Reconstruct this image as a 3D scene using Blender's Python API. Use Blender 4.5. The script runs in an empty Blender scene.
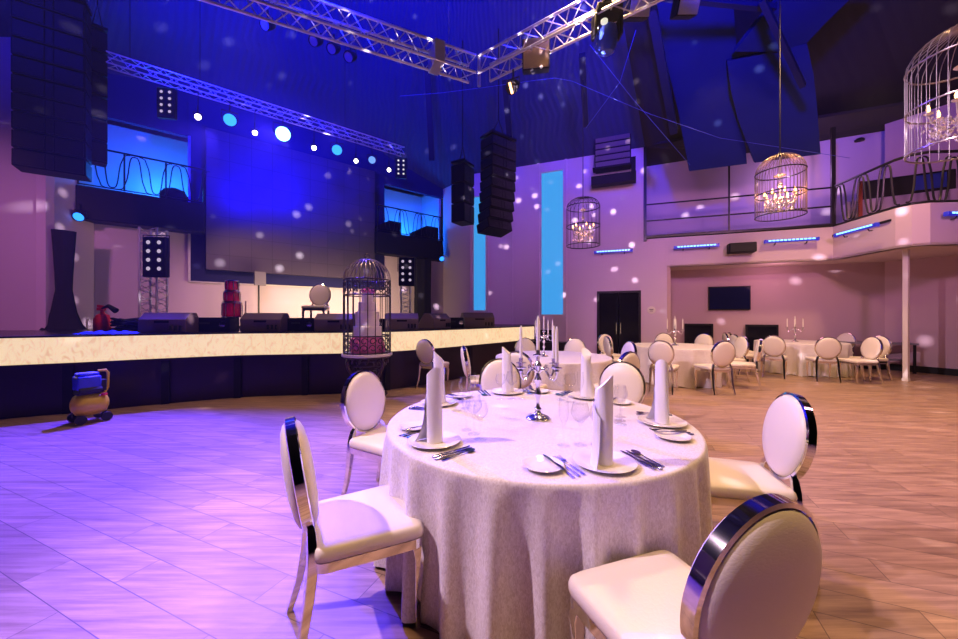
import bpy, math, random
from mathutils import Vector as V, Matrix, Euler
random.seed(7)
PI = math.pi
SC = bpy.context.scene
COL = SC.collection
F, CX, HY, H = 362.0, 479.0, 316.0, 1.40       # focal length in px, principal column, horizon row, eye height

def R(d): return math.radians(d)
def at(px, py, Y): return V(((px-CX)/F*Y, Y, H+(HY-py)/F*Y))       # pixel at depth Y
def on(px, py, z=0.0):                                              # pixel on the horizontal plane z
    Y = (H-z)*F/(py-HY); return V(((px-CX)/F*Y, Y, z))

# ------------------------------------------------------------------ materials
def newmat(name):
    m = bpy.data.materials.new(name); m.use_nodes = True
    nt = m.node_tree; b = nt.nodes['Principled BSDF']; return m, nt, b
def N(nt, t, **k):
    n = nt.nodes.new(t)
    for a, v in k.items(): setattr(n, a, v)
    return n
def mat(name, col, rough=.5, metal=0., em=None, ems=0., var=0., vscale=8., bump=0., bscale=40., spec=.5, coat=0.):
    m, nt, b = newmat(name); L = nt.links
    b.inputs['Base Color'].default_value = (*col, 1); b.inputs['Roughness'].default_value = rough
    b.inputs['Metallic'].default_value = metal; b.inputs['Specular IOR Level'].default_value = spec
    b.inputs['Coat Weight'].default_value = coat
    if em: b.inputs['Emission Color'].default_value = (*em, 1); b.inputs['Emission Strength'].default_value = ems
    tc = N(nt, 'ShaderNodeTexCoord')
    if var:
        no = N(nt, 'ShaderNodeTexNoise'); no.inputs['Scale'].default_value = vscale; no.inputs['Detail'].default_value = 3
        L.new(tc.outputs['Object'], no.inputs['Vector'])
        mx = N(nt, 'ShaderNodeMix', data_type='RGBA')
        mx.inputs[6].default_value = (*[c*(1-var) for c in col], 1); mx.inputs[7].default_value = (*[min(1, c*(1+var)) for c in col], 1)
        L.new(no.outputs['Fac'], mx.inputs[0]); L.new(mx.outputs[2], b.inputs['Base Color'])
    if bump:
        n2 = N(nt, 'ShaderNodeTexNoise'); n2.inputs['Scale'].default_value = bscale; n2.inputs['Detail'].default_value = 3
        bp = N(nt, 'ShaderNodeBump'); bp.inputs['Strength'].default_value = bump; bp.inputs['Distance'].default_value = .01
        L.new(tc.outputs['Object'], n2.inputs['Vector']); L.new(n2.outputs['Fac'], bp.inputs['Height']); L.new(bp.outputs[0], b.inputs['Normal'])
    return m
def emis(name, col, s):
    m, nt, b = newmat(name); b.inputs['Base Color'].default_value = (.02, .02, .02, 1)
    b.inputs['Emission Color'].default_value = (*col, 1); b.inputs['Emission Strength'].default_value = s; return m

M = {}
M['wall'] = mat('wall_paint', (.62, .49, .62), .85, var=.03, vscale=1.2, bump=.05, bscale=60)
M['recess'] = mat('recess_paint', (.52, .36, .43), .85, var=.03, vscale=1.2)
M['ceilwhite'] = mat('soffit_paint', (.62, .50, .50), .85)
M['bluelit'] = mat('bluelit_backdrop', (.015, .015, .09), .7, spec=.2)  # black surfaces coloured blue to carry the blue stage light
M['black'] = mat('black_matt', (.010, .009, .015), .6, spec=.2)
M['blackgloss'] = mat('black_gloss', (.004, .004, .012), .2, spec=.25)
M['blackmetal'] = mat('black_iron', (.015, .013, .018), .35, .3)
M['darkbox'] = mat('speaker_black', (.008, .008, .016), .55, bump=.1, bscale=120, spec=.2)
M['monitor'] = mat('monitor_black', (.13, .085, .10), .45, bump=.1, bscale=150)
M['grille'] = mat('grille', (.014, .013, .022), .5, 0, spec=.3, bump=.6, bscale=260)
M['chrome'] = mat('chrome', (.86, .84, .84), .07, 1.)
M['silver'] = mat('silver', (.75, .73, .74), .16, 1.)
M['alu'] = mat('aluminium', (.72, .70, .74), .35, .75)
M['plate'] = mat('china', (.88, .84, .76), .15, coat=.5)
M['candle'] = mat('candle_wax', (.88, .83, .74), .4)
M['napkin'] = mat('napkin_cloth', (.86, .83, .86), .8, bump=.1, bscale=300)
M['iron'] = mat('cage_iron', (.07, .05, .07), .3, .6)
M['bronze'] = mat('cage_bronze', (.35, .25, .22), .3, .7)
M['whitecage'] = mat('cage_pale', (.42, .37, .38), .3, .8)
M['cake'] = mat('cake_icing', (.86, .76, .84), .5, bump=.15, bscale=30)
M['pink'] = mat('pink_petals', (.85, .16, .38), .6, var=.5, vscale=40)
M['yellow'] = mat('yellow_paint', (.88, .66, .03), .3)
M['bluep'] = mat('blue_plastic', (.03, .06, .5), .3)
M['rubber'] = mat('rubber', (.015, .015, .018), .7)
M['red'] = mat('red_lacquer', (.75, .015, .08), .2, coat=.6)
M['redx'] = mat('red_enamel', (.80, .03, .04), .35)
M['bluefab'] = mat('blue_fabric', (.02, .07, .45), .7)
M['curtain'] = mat('black_velvet', (.012, .011, .02), .9, bump=.3, bscale=30)
M['tv'] = mat('tv_glass', (.006, .008, .05), .12, spec=.3)
M['panelblue'] = mat('cloud_panel', (.012, .022, .085), .8, var=.15, vscale=2., spec=.1)
M['beam'] = mat('beam_steel', (.010, .012, .04), .6, spec=.2)
M['bluecable'] = mat('blue_cable', (.06, .08, .4), .5)
M['orange'] = mat('orange_strap', (.8, .12, .03), .5)
M['stagetop'] = mat('stage_floor', (.02, .02, .03), .25)
M['post'] = mat('post_white', (.72, .66, .64), .5)
M['bar_wood'] = mat('grey_board', (.2, .18, .22), .5)
M['crystal'] = mat('crystal', (.62, .52, .62), .08, .6, em=(1., .55, .45), ems=.16)  # faint glow of its own stands in for caught lamp light
M['bulb'] = emis('bulb', (1., .50, .16), 7)
M['cy'] = emis('cyan_strip', (.05, .40, .95), .85)
M['ledblue'] = emis('led_blue', (.18, .5, 1.), 3.5)
M['ledcase'] = mat('led_case_glow', (.03, .04, .3), .3, em=(.005, .02, 1.), ems=.35)  # casing made to glow blue by itself, beside the LED lenses
M['parblue'] = emis('par_blue', (.02, .22, 1.), 2.6)
M['parbig'] = emis('par_big', (.25, .7, 1.), 6)
M['parwhite'] = emis('par_white', (1., .86, .78), 14)
M['blinder'] = emis('blinder_cell', (.75, .6, .8), .7)
M['warmbar'] = emis('warm_bar', (1., .45, .18), 6)
M['lens'] = emis('lens_pale', (.9, .85, .7), .9)
M['lensblue'] = emis('lens_blue', (.15, .35, 1.), 1.2)
M['cutlery'] = mat('cutlery_dark_reflection', (.30, .28, .36), .16, 1.)  # silver darkened to carry the reflection of the dark ceiling

def leather():
    m, nt, b = newmat('white_crocodile_leather'); L = nt.links
    b.inputs['Base Color'].default_value = (.84, .77, .69, 1); b.inputs['Roughness'].default_value = .38
    tc = N(nt, 'ShaderNodeTexCoord'); mp = N(nt, 'ShaderNodeMapping'); mp.inputs['Scale'].default_value = (.7, 1, 1.9)
    vo = N(nt, 'ShaderNodeTexVoronoi', feature='DISTANCE_TO_EDGE'); vo.inputs['Scale'].default_value = 62
    cr = N(nt, 'ShaderNodeValToRGB'); cr.color_ramp.elements[0].position = 0; cr.color_ramp.elements[1].position = .18
    bp = N(nt, 'ShaderNodeBump'); bp.inputs['Strength'].default_value = .12; bp.inputs['Distance'].default_value = .002
    L.new(tc.outputs['Object'], mp.inputs[0]); L.new(mp.outputs[0], vo.inputs['Vector']); L.new(vo.outputs['Distance'], cr.inputs[0])
    L.new(cr.outputs[0], bp.inputs['Height']); L.new(bp.outputs[0], b.inputs['Normal']); return m
M['leather'] = leather()

def damask():
    m, nt, b = newmat('white_crushed_cloth'); L = nt.links
    tc = N(nt, 'ShaderNodeTexCoord'); mp = N(nt, 'ShaderNodeMapping'); mp.inputs['Scale'].default_value = (1, 1, .4)
    no = N(nt, 'ShaderNodeTexNoise'); no.inputs['Scale'].default_value = 130; no.inputs['Detail'].default_value = 3; no.inputs['Distortion'].default_value = 1.2
    cr = N(nt, 'ShaderNodeValToRGB'); e = cr.color_ramp.elements
    e[0].position = .36; e[0].color = (.64, .57, .56, 1); e[1].position = .64; e[1].color = (.84, .79, .80, 1)
    bp = N(nt, 'ShaderNodeBump'); bp.inputs['Strength'].default_value = .25; bp.inputs['Distance'].default_value = .004
    L.new(tc.outputs['Object'], mp.inputs[0]); L.new(mp.outputs[0], no.inputs['Vector']); L.new(no.outputs['Fac'], cr.inputs[0])
    L.new(cr.outputs[0], b.inputs['Base Color']); L.new(no.outputs['Fac'], bp.inputs['Height']); L.new(bp.outputs[0], b.inputs['Normal'])
    b.inputs['Roughness'].default_value = .55; b.inputs['Sheen Weight'].default_value = .3
    return m
M['cloth'] = damask()

def floor_mat():
    m, nt, b = newmat('plank_floor'); L = nt.links
    tc = N(nt, 'ShaderNodeTexCoord'); mp = N(nt, 'ShaderNodeMapping'); mp.inputs['Rotation'].default_value = (0, 0, R(23))
    L.new(tc.outputs['Object'], mp.inputs[0])
    br = N(nt, 'ShaderNodeTexBrick'); br.offset = .37; br.inputs['Scale'].default_value = 1
    br.inputs['Brick Width'].default_value = 1.25; br.inputs['Row Height'].default_value = .2; br.inputs['Mortar Size'].default_value = .0022
    br.inputs['Color1'].default_value = (0, 0, 0, 1); br.inputs['Color2'].default_value = (1, 1, 1, 1); br.inputs['Bias'].default_value = 0
    L.new(mp.outputs[0], br.inputs['Vector'])
    ms = N(nt, 'ShaderNodeMapping'); ms.inputs['Rotation'].default_value = (0, 0, R(23)); ms.inputs['Scale'].default_value = (.9, 16, 1)
    L.new(tc.outputs['Object'], ms.inputs[0])
    no = N(nt, 'ShaderNodeTexNoise'); no.inputs['Scale'].default_value = 1.6; no.inputs['Detail'].default_value = 6; no.inputs['Roughness'].default_value = .65
    ad = N(nt, 'ShaderNodeVectorMath', operation='ADD'); L.new(ms.outputs[0], ad.inputs[0]); L.new(br.outputs['Color'], ad.inputs[1]); L.new(ad.outputs[0], no.inputs['Vector'])
    cr = N(nt, 'ShaderNodeValToRGB'); e = cr.color_ramp.elements
    e[0].position = .28; e[0].color = (.19, .105, .07, 1); e[1].position = .7; e[1].color = (.56, .365, .25, 1)
    L.new(no.outputs['Fac'], cr.inputs[0])
    mv = N(nt, 'ShaderNodeMix', data_type='RGBA', blend_type='MULTIPLY'); mv.inputs[0].default_value = .35
    L.new(cr.outputs[0], mv.inputs[6])
    bw = N(nt, 'ShaderNodeMapRange'); bw.inputs[3].default_value = .6; bw.inputs[4].default_value = 1.15
    L.new(br.outputs['Color'], bw.inputs[0]); L.new(bw.outputs[0], mv.inputs[7])
    mm = N(nt, 'ShaderNodeMix', data_type='RGBA'); L.new(br.outputs['Fac'], mm.inputs[0]); L.new(mv.outputs[2], mm.inputs[6]); mm.inputs[7].default_value = (.11, .07, .05, 1)
    L.new(mm.outputs[2], b.inputs['Base Color'])
    rr = N(nt, 'ShaderNodeMapRange'); rr.inputs[3].default_value = .28; rr.inputs[4].default_value = .48
    L.new(no.outputs['Fac'], rr.inputs[0]); L.new(rr.outputs[0], b.inputs['Roughness'])
    bp = N(nt, 'ShaderNodeBump'); bp.inputs['Strength'].default_value = .15; bp.inputs['Distance'].default_value = .003
    L.new(no.outputs['Fac'], bp.inputs['Height']); L.new(bp.outputs[0], b.inputs['Normal'])
    return m
M['floor'] = floor_mat()

def onyx():
    m, nt, b = newmat('backlit_onyx'); L = nt.links
    tc = N(nt, 'ShaderNodeTexCoord'); mp = N(nt, 'ShaderNodeMapping'); mp.inputs['Scale'].default_value = (1, 1, .5); mp.inputs['Rotation'].default_value = (0, .4, .3)
    no = N(nt, 'ShaderNodeTexNoise'); no.inputs['Scale'].default_value = 9; no.inputs['Detail'].default_value = 5; no.inputs['Distortion'].default_value = 2.5
    cr = N(nt, 'ShaderNodeValToRGB'); e = cr.color_ramp.elements
    e[0].position = .3; e[0].color = (.80, .50, .24, 1); e[1].position = .50; e[1].color = (1., .73, .42, 1)
    L.new(tc.outputs['Object'], mp.inputs[0]); L.new(mp.outputs[0], no.inputs['Vector']); L.new(no.outputs['Fac'], cr.inputs[0])
    b.inputs['Base Color'].default_value = (.35, .3, .25, 1); L.new(cr.outputs[0], b.inputs['Emission Color']); b.inputs['Emission Strength'].default_value = .90
    b.inputs['Roughness'].default_value = .3; return m
M['onyx'] = onyx()

def glossy_panel():
    m, nt, b = newmat('dark_lacquer_panel'); L = nt.links
    b.inputs['Base Color'].default_value = (.022, .010, .016, 1); b.inputs['Roughness'].default_value = .3; b.inputs['Specular IOR Level'].default_value = .35
    return m
M['lacquer'] = glossy_panel()

def glassm():
    m, nt, b = newmat('clear_glass'); L = nt.links; nt.nodes.remove(b)
    tr = N(nt, 'ShaderNodeBsdfTransparent'); tr.inputs[0].default_value = (.99, .99, .995, 1)
    gl = N(nt, 'ShaderNodeBsdfGlossy'); gl.inputs['Roughness'].default_value = .03
    fr = N(nt, 'ShaderNodeLayerWeight'); fr.inputs[0].default_value = .12
    mx = N(nt, 'ShaderNodeMixShader'); out = nt.nodes['Material Output']
    pw = N(nt, 'ShaderNodeMath', operation='MULTIPLY'); pw.inputs[1].default_value = .5; L.new(fr.outputs[1], pw.inputs[0]); L.new(pw.outputs[0], mx.inputs[0]); L.new(tr.outputs[0], mx.inputs[1]); L.new(gl.outputs[0], mx.inputs[2]); L.new(mx.outputs[0], out.inputs[0])
    return m
M['glass'] = glassm()

def ribbed(name, col, rough, freq, strength=1.):
    m, nt, b = newmat(name); L = nt.links
    b.inputs['Base Color'].default_value = (*col, 1); b.inputs['Roughness'].default_value = rough
    uv = N(nt, 'ShaderNodeUVMap'); wv = N(nt, 'ShaderNodeTexWave'); wv.bands_direction = 'X'; wv.inputs['Scale'].default_value = freq
    bp = N(nt, 'ShaderNodeBump'); bp.inputs['Strength'].default_value = strength; bp.inputs['Distance'].default_value = .05
    L.new(uv.outputs[0], wv.inputs['Vector']); L.new(wv.outputs['Fac'], bp.inputs['Height']); L.new(bp.outputs[0], b.inputs['Normal'])
    return m
M['ceil'] = ribbed('bluelit_corrugated_roof', (.02, .025, .11), .8, 1.6, .35)  # blue light on the dark roof partly put into its base colour
M['ceildark'] = ribbed('black_corrugated_roof', (.010, .007, .014), .8, 1.1, .12)

def ledwall():
    m, nt, b = newmat('led_wall'); L = nt.links
    tc = N(nt, 'ShaderNodeTexCoord')
    br = N(nt, 'ShaderNodeTexBrick'); br.offset = 0; br.inputs['Scale'].default_value = 1
    br.inputs['Brick Width'].default_value = .5; br.inputs['Row Height'].default_value = .5; br.inputs['Mortar Size'].default_value = .006
    br.inputs['Color1'].default_value = (.075, .055, .095, 1); br.inputs['Color2'].default_value = (.06, .05, .085, 1); br.inputs['Mortar'].default_value = (.03, .025, .05, 1)
    uv = N(nt, 'ShaderNodeUVMap'); L.new(uv.outputs[0], br.inputs['Vector']); L.new(br.outputs['Color'], b.inputs['Base Color'])
    b.inputs['Roughness'].default_value = .42; return m
M['ledwall'] = ledwall()

# ------------------------------------------------------------------ mesh builder
class MB:
    def __init__(s, M0=None): s.v = []; s.f = []; s.uv = []; s.M = M0 or Matrix()
    def add(s, vs, fs, uvs=None):
        o = len(s.v); s.v += [tuple(s.M @ V(p)) for p in vs]; s.f += [tuple(i+o for i in f) for f in fs]
        s.uv += (uvs if uvs else [(0, 0)]*len(vs)); return s
    def box(s, c, d, rz=0, rx=0, ry=0):
        c = V(c); m = Euler((rx, ry, rz)).to_matrix(); h = V(d)/2
        vs = [c + m @ V((x*h.x, y*h.y, z*h.z)) for z in (-1, 1) for y in (-1, 1) for x in (-1, 1)]
        return s.add(vs, [(0, 2, 3, 1), (4, 5, 7, 6), (0, 1, 5, 4), (2, 6, 7, 3), (0, 4, 6, 2), (1, 3, 7, 5)])
    def slab(s, a, b, z0, z1, th, side=1):
        """vertical wall box from plan point a to b, thickness th on the far side"""
        a = V((a[0], a[1], 0)); b = V((b[0], b[1], 0)); d = (b-a).normalized(); n = V((-d.y, d.x, 0))*th*side; L = (b-a).length
        vs = []; uv = []
        for p, u in ((a, 0), (b, L), (b+n, L), (a+n, 0)):
            for z in (z0, z1): vs.append((p.x, p.y, z)); uv.append((u, z))
        fs = [(0, 2, 3, 1), (2, 4, 5, 3), (4, 6, 7, 5), (6, 0, 1, 7), (1, 3, 5, 7), (0, 6, 4, 2)]
        return s.add(vs, fs, uv)
    def prism(s, pts, z0, z1):
        n = len(pts); vs = [(p[0], p[1], z0) for p in pts]+[(p[0], p[1], z1) for p in pts]
        return s.add(vs, [tuple(range(n))[::-1], tuple(range(n, 2*n))]+[(i, (i+1) % n, n+(i+1) % n, n+i) for i in range(n)])
    def tube(s, pts, r, n=8, closed=False, sq=None, caps=True):
        pts = [V(p) for p in pts]; m = len(pts); rs = r if isinstance(r, (list, tuple)) else [r]*m
        up = None; vs = []
        for i, p in enumerate(pts):
            if closed: t = pts[(i+1) % m]-pts[i-1]
            else: t = pts[min(i+1, m-1)]-pts[max(i-1, 0)]
            t.normalize()
            if up is None: up = V((0, 0, 1)) if abs(t.z) < .95 else V((0, 1, 0))
            u = (up - t*up.dot(t))
            if u.length < 1e-5: u = t.orthogonal()
            u.normalize(); w = t.cross(u); up = u
            a_, b_ = sq if sq else (1, 1)
            for k in range(n):
                a = 2*PI*(k+(.5 if sq else 0))/n; vs.append(p+(u*math.cos(a)*a_+w*math.sin(a)*b_)*rs[i])
        fs = []
        for i in range(m if closed else m-1):
            j = (i+1) % m
            for k in range(n): fs.append((i*n+k, i*n+(k+1) % n, j*n+(k+1) % n, j*n+k))
        if not closed and caps: fs += [tuple(range(n))[::-1], tuple((m-1)*n+k for k in range(n))]
        return s.add(vs, fs)
    def lathe(s, prof, c=(0, 0, 0), n=24, sx=1, sy=1):
        vs = []; m = len(prof)
        for r, z in prof:
            for k in range(n): a = 2*PI*k/n; vs.append((c[0]+max(r, 1e-4)*math.cos(a)*sx, c[1]+max(r, 1e-4)*math.sin(a)*sy, c[2]+z))
        fs = [(i*n+k, i*n+(k+1) % n, (i+1)*n+(k+1) % n, (i+1)*n+k) for i in range(m-1) for k in range(n)]
        if prof[0][0] > .002: fs.append(tuple(range(n))[::-1])
        if prof[-1][0] > .002: fs.append(tuple((m-1)*n+k for k in range(n)))
        return s.add(vs, fs)
    def ball(s, c, r, n=10, sz=1): return s.lathe([(r*math.cos(a), r*math.sin(a)*sz) for a in [(-.5+i/(n//2+1))*PI for i in range(n//2+2)]], c, n)
    def build(s, name, m, parent=None, bevel=0, smooth=True, ang=35, loc=None, rz=0, **props):
        me = bpy.data.meshes.new(name); me.from_pydata(s.v, [], s.f)
        ul = me.uv_layers.new(name='UVMap'); 
        lv = [0]*len(me.loops); me.loops.foreach_get('vertex_index', lv)
        ul.data.foreach_set('uv', [c for i in lv for c in s.uv[i]])
        if smooth: me.shade_smooth(); me.set_sharp_from_angle(angle=R(ang))
        me.materials.append(m if not isinstance(m, str) else M[m])
        o = bpy.data.objects.new(name, me); COL.objects.link(o)
        if parent: o.parent = parent
        if loc is not None: o.location = loc
        o.rotation_euler.z = rz
        if bevel:
            b = o.modifiers.new('b', 'BEVEL'); b.width = bevel; b.segments = 2; b.limit_method = 'ANGLE'; b.angle_limit = R(40)
        for k, v in props.items(): o[k] = v
        return o
def tag(o, label, cat, group=None):
    o['label'] = label; o['category'] = cat
    if group: o['group'] = group
    return o
def thing(name, label, cat, loc=(0, 0, 0), rz=0, group=None):
    o = bpy.data.objects.new(name, None); COL.objects.link(o); o.empty_display_size = .1
    o.location = loc; o.rotation_euler.z = rz; return tag(o, label, cat, group)
def struct(o): o['kind'] = 'structure'; return o
def dup(root, loc, rz, label, group=None, scale=None):
    def cp(o, par):
        c = o.copy(); COL.objects.link(c)
        if par: c.parent = par
        for ch in list(o.children): cp(ch, c)
        return c
    r = cp(root, None); r.location = loc; r.rotation_euler.z = rz; r['label'] = label
    if group: r['group'] = group
    elif 'group' in r: del r['group']
    if scale: r.scale = scale
    return r
class Placer:
    """moves the first instance itself, copies afterwards"""
    def __init__(s, proto): s.p = proto; s.used = False
    def put(s, loc, rz, label, group=None):
        if not s.used:
            s.used = True; o = s.p; o.location = loc; o.rotation_euler.z = rz; o['label'] = label
            if group: o['group'] = group
            return o
        return dup(s.p, loc, rz, label, group or s.p.get('group'))

# ------------------------------------------------------------------ the room
WD = V((.779, .627, 0)); WP = V((-7.16, 9.5, 0)); WN = V((.627, -.779, 0))       # stage back wall line, normal towards the room
def Wt(t, off=0, z=0): p = WP+WD*t+WN*off; return V((p.x, p.y, z))
def Wpx(px, off=0):    # parameter t where pixel column px meets the wall line moved off towards the room
    q = (px-CX)/F; P = WP+WN*off
    return (q*P.y-P.x)/(WD.x-q*WD.y)
def Wz(px, py, off=0): t = Wpx(px, off); p = Wt(t, off); return H+(HY-py)/F*p.y
WR = R(38.8)
def Lp(px):            # wall with the door: Y = 12.67 - .4 X
    q = (px-CX)/F; Y = 12.67/(1+.4*q); return V((q*Y, Y, 0))
LR = math.atan2(-.4, 1)

floor = MB().add([(-14, -5, 0), (14, -5, 0), (14, 16, 0), (-14, 16, 0)], [(0, 1, 2, 3)]).build('floor', 'floor', kind='structure')

TOP = 6.4
struct(MB().slab((-12.5, 6.95), (-8.5, 7.1), 0, 6.85, .15).build('wall_stage_left', 'wall'))
struct(MB().slab((-8.5, 7.1), (-8.74, 8.22), 0, 6.85, .15).build('wall_stage_return', 'wall'))
a, b = Wt(-2.03), Wt(7.39)
w = MB(); w.slab(a, b, 0, 3.5, .15)
struct(w.build('wall_stage_back', 'wall'))
struct(MB().slab(Wt(Wpx(206)), Wt(Wpx(375)), 3.5, 7.4, .15).build('wall_stage_center', 'bluelit'))
struct(MB().slab(Wt(-2.03), Wt(7.39), 6.0, 7.6, .15).build('wall_stage_header', 'bluelit'))
# balcony rooms behind the stage wall
for nm, t0, t1 in (('left', -2.5, Wpx(206)), ('right', Wpx(375), 7.39)):
    m_ = MB(); m_.slab(Wt(t0, -1.5), Wt(t1, -1.5), 3.5, 6.4, .1); m_.slab(Wt(t0, -1.5), Wt(t0, -.15), 3.5, 6.4, .1, 1); m_.slab(Wt(t1, -.15), Wt(t1, -1.5), 3.5, 6.4, .1, 1)
    struct(m_.build('wall_balcony_'+nm, 'wall'))
    g = MB(); pts = [Wt(t0, -1.5), Wt(t1, -1.5), Wt(t1, .0), Wt(t0, .0)]; g.prism([(p.x, p.y) for p in pts], 3.5, 3.56)
    struct(g.build('floor_balcony_'+nm, 'black'))
# right of the stage: pier, niches with cyan light and the long wall
pA = Wt(7.39); L0 = Lp(470)
struct(MB().slab(pA, L0, 0, 6.35, .15).build('wall_pier', 'wall'))
L1, L2 = Lp(473), Lp(489)
def Lw(px0, px1, z0=0, z1=TOP, out=0.): 
    a_, b_ = Lp(px0), Lp(px1); n = V((-.371, -.928, 0))*out; return (a_+n, b_+n, z0, z1)
w = MB()
for p0, p1, z0, z1 in ((470, 473, 0, TOP), (473, 489, 0, 1.6), (473, 489, 5.6, TOP), (489, 541, 0, TOP), (541, 563, 0, 1.45), (541, 563, 6.1, TOP), (563, 597, 0, TOP), (597, 641, 2.16, TOP), (641, 645, 0, TOP), (645, 667, 0, 3.66)):
    w.slab(*Lw(p0, p1, z0, z1), .18)
struct(w.build('wall_back', 'wall'))
for i, (p0, p1, z0, z1) in enumerate(((473, 489, 1.6, 5.6), (541, 563, 1.45, 6.1))):
    a_, b_ = Lp(p0), Lp(p1); n = V((.371, .928, 0))*.10
    o = MB().slab(a_+n, b_+n, z0, z1, .04).build('niche_light', 'cy')
    tag(o, ('cyan glowing strip in the wall niche beside the hanging speaker array', 'tall cyan glowing strip in the wall niche beside the small cage chandelier')[i], 'wall light')
# raised pilaster around the second niche and thin trims
tr = MB(); nn = V((-.371, -.928, 0))
for p0, p1 in ((537.5, 539.6), (565, 567)): a_, b_ = Lp(p0), Lp(p1); tr.slab(a_+nn*.05, b_+nn*.05, 0, TOP, .05)
struct(tr.build('trim_1', 'wall'))
tr = MB()
for p0, p1 in ((486, 489), (511, 513)): a_, b_ = Lp(p0), Lp(p1); tr.slab(a_+nn*.05, b_+nn*.05, 0, TOP-.02, .05)
struct(tr.build('trim_2', 'wall'))

# balcony fascia and its soffit
FZ0, FZ1 = 2.82, 3.66
Fp = [(5.45, 10.49), (6.69, 10.02), (8.98, 9.18), (8.86, 8.4), (8.74, 7.60), (8.80, 7.36), (9.0, 7.22), (9.6, 7.18), (12.6, 7.3)]
fm = MB()
for i in range(len(Fp)-1): fm.slab(Fp[i], Fp[i+1], FZ0, FZ1, .12)
struct(fm.build('wall_balcony_fascia', 'wall'))
back = [(12.6, 13.0), (4.9, 13.0)]
struct(MB().prism(Fp+back, FZ0, FZ0+.05).build('ceiling_recess', 'ceilwhite'))
struct(MB().prism([(x, y+.13) for x, y in Fp]+back, FZ1-.25, FZ1-.2).build('floor_balcony', 'black'))
B0, B1 = V((5.25, 11.65, 0)), V((10.65, 9.50, 0))
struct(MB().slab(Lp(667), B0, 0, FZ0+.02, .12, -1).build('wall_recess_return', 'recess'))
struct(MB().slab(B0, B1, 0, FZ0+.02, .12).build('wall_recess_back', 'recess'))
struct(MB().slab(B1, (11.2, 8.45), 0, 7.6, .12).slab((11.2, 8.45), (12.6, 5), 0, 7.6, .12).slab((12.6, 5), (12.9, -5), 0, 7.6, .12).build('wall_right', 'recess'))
bb = MB().slab((B1.x-.03, B1.y-.06), (11.17, 8.40), 0, .16, .03).slab((11.15, 8.4), (12.5, 5), 0, .16, .03).slab((B0.x, B0.y-.03), (B1.x, B1.y-.03), 0, .14, .03)
struct(bb.build('baseboard_right', 'black'))
# balcony back wall, upstairs
struct(MB().slab((5.0, 12.45), (7.95, 11.1), FZ1-.2, 6.42, .12).slab((7.95, 11.1), (11.35, 9.45), FZ1-.2, 6.42, .12).slab((11.35, 9.45), (12.6, 7), FZ1-.2, 6.42, .12).build('wall_balcony_upper', 'wall'))
struct(MB().slab((-12.4, 7.2), (-12.8, -5), 0, 7.6, .15, -1).build('wall_left', 'wall'))

# roof: dark corrugated planes rising from the wall tops to a high centre
ring = [(-12.8, -5, 7.0), (-12.5, 6.95, 6.85), (-8.5, 7.1, 6.85), (-8.9, 8.4, 6.9), (Wt(0).x, Wt(0).y, 7.3), (Wt(4).x, Wt(4).y, 7.3), (Wt(7.39).x, Wt(7.39).y, 6.35), (Lp(500).x, Lp(500).y, 6.4), (Lp(645).x, Lp(645).y, 6.4), (7.95, 11.1, 6.35), (11.4, 9.4, 6.35), (12.6, 7, 6.35), (12.9, -5, 6.4)]
ring[3] = (-8.9, 8.4, 6.9)
apx = V((-.5, 2.0, 10.4))
cl, cd = MB(), MB(); u = 0
for i in range(len(ring)-1):
    p, q = V(ring[i]), V(ring[i+1]); L_ = (q-p).length; tgt = cd if i >= 8 else cl
    vs = []; uv = []
    for k in range(7):
        s_ = k/6*.93; vs += [p.lerp(apx, s_), q.lerp(apx, s_)]; uv += [(u, k), (u+L_, k)]
    tgt.add(vs, [(2*k, 2*k+1, 2*k+3, 2*k+2) for k in range(6)], uv); u += L_
struct(cl.build('ceiling_corrugated', 'ceil', smooth=False))
struct(cd.build('ceiling_right_slope', 'ceildark', smooth=False))

struct(MB().prism([(4.85, 10.75), (12.6, 7.6), (12.9, 13.2), (4.7, 13.2)], 6.43, 6.5).build('ceiling_balcony', 'ceildark'))
# ------------------------------------------------------------------ door
dp0, dp1 = Lp(597), Lp(641); dm = (dp0+dp1)/2; dw = (dp1-dp0).length
dr = thing('door_1', 'black glossy double door', 'door', dm, LR); dr['kind'] = 'structure'
fr = MB(); fr.box((-dw/2+.03, .0, 1.08), (.06, .1, 2.16)).box((dw/2-.03, 0, 1.08), (.06, .1, 2.16)).box((0, 0, 2.13), (dw-.1, .1, .06)); fr.build('frame', 'blackmetal', dr)
for s_ in (-1, 1):
    lf = MB().box((s_*(dw/4-.02), .03, 1.05), (dw/2-.06, .03, 2.1)).build('leaf', 'blackgloss', dr)
    MB().tube([(s_*.06, -.04, .85), (s_*.06, -.04, 1.2)], .012).build('door_handle', 'silver', lf)
sg = Lp(651.3); o = MB().lathe([(.12, 0), (.12, .015), (.09, .02), (0, .02)], n=24)
o.M = Matrix(); so = thing('wall_sign', 'small round pale plaque on the wall beside the black door', 'sign', sg+nn*.02+V((0, 0, 1.57)), LR)
q = MB(Matrix.Rotation(R(90), 4, 'X')); q.lathe([(.115, 0), (.115, .012), (.085, .018), (0, .018)], n=24).build('disc', 'post', so)
MB().box((0, -.02, .02), (.11, .006, .03)).box((0, -.02, -.025), (.08, .006, .02)).build('mark', 'bar_wood', so)

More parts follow.
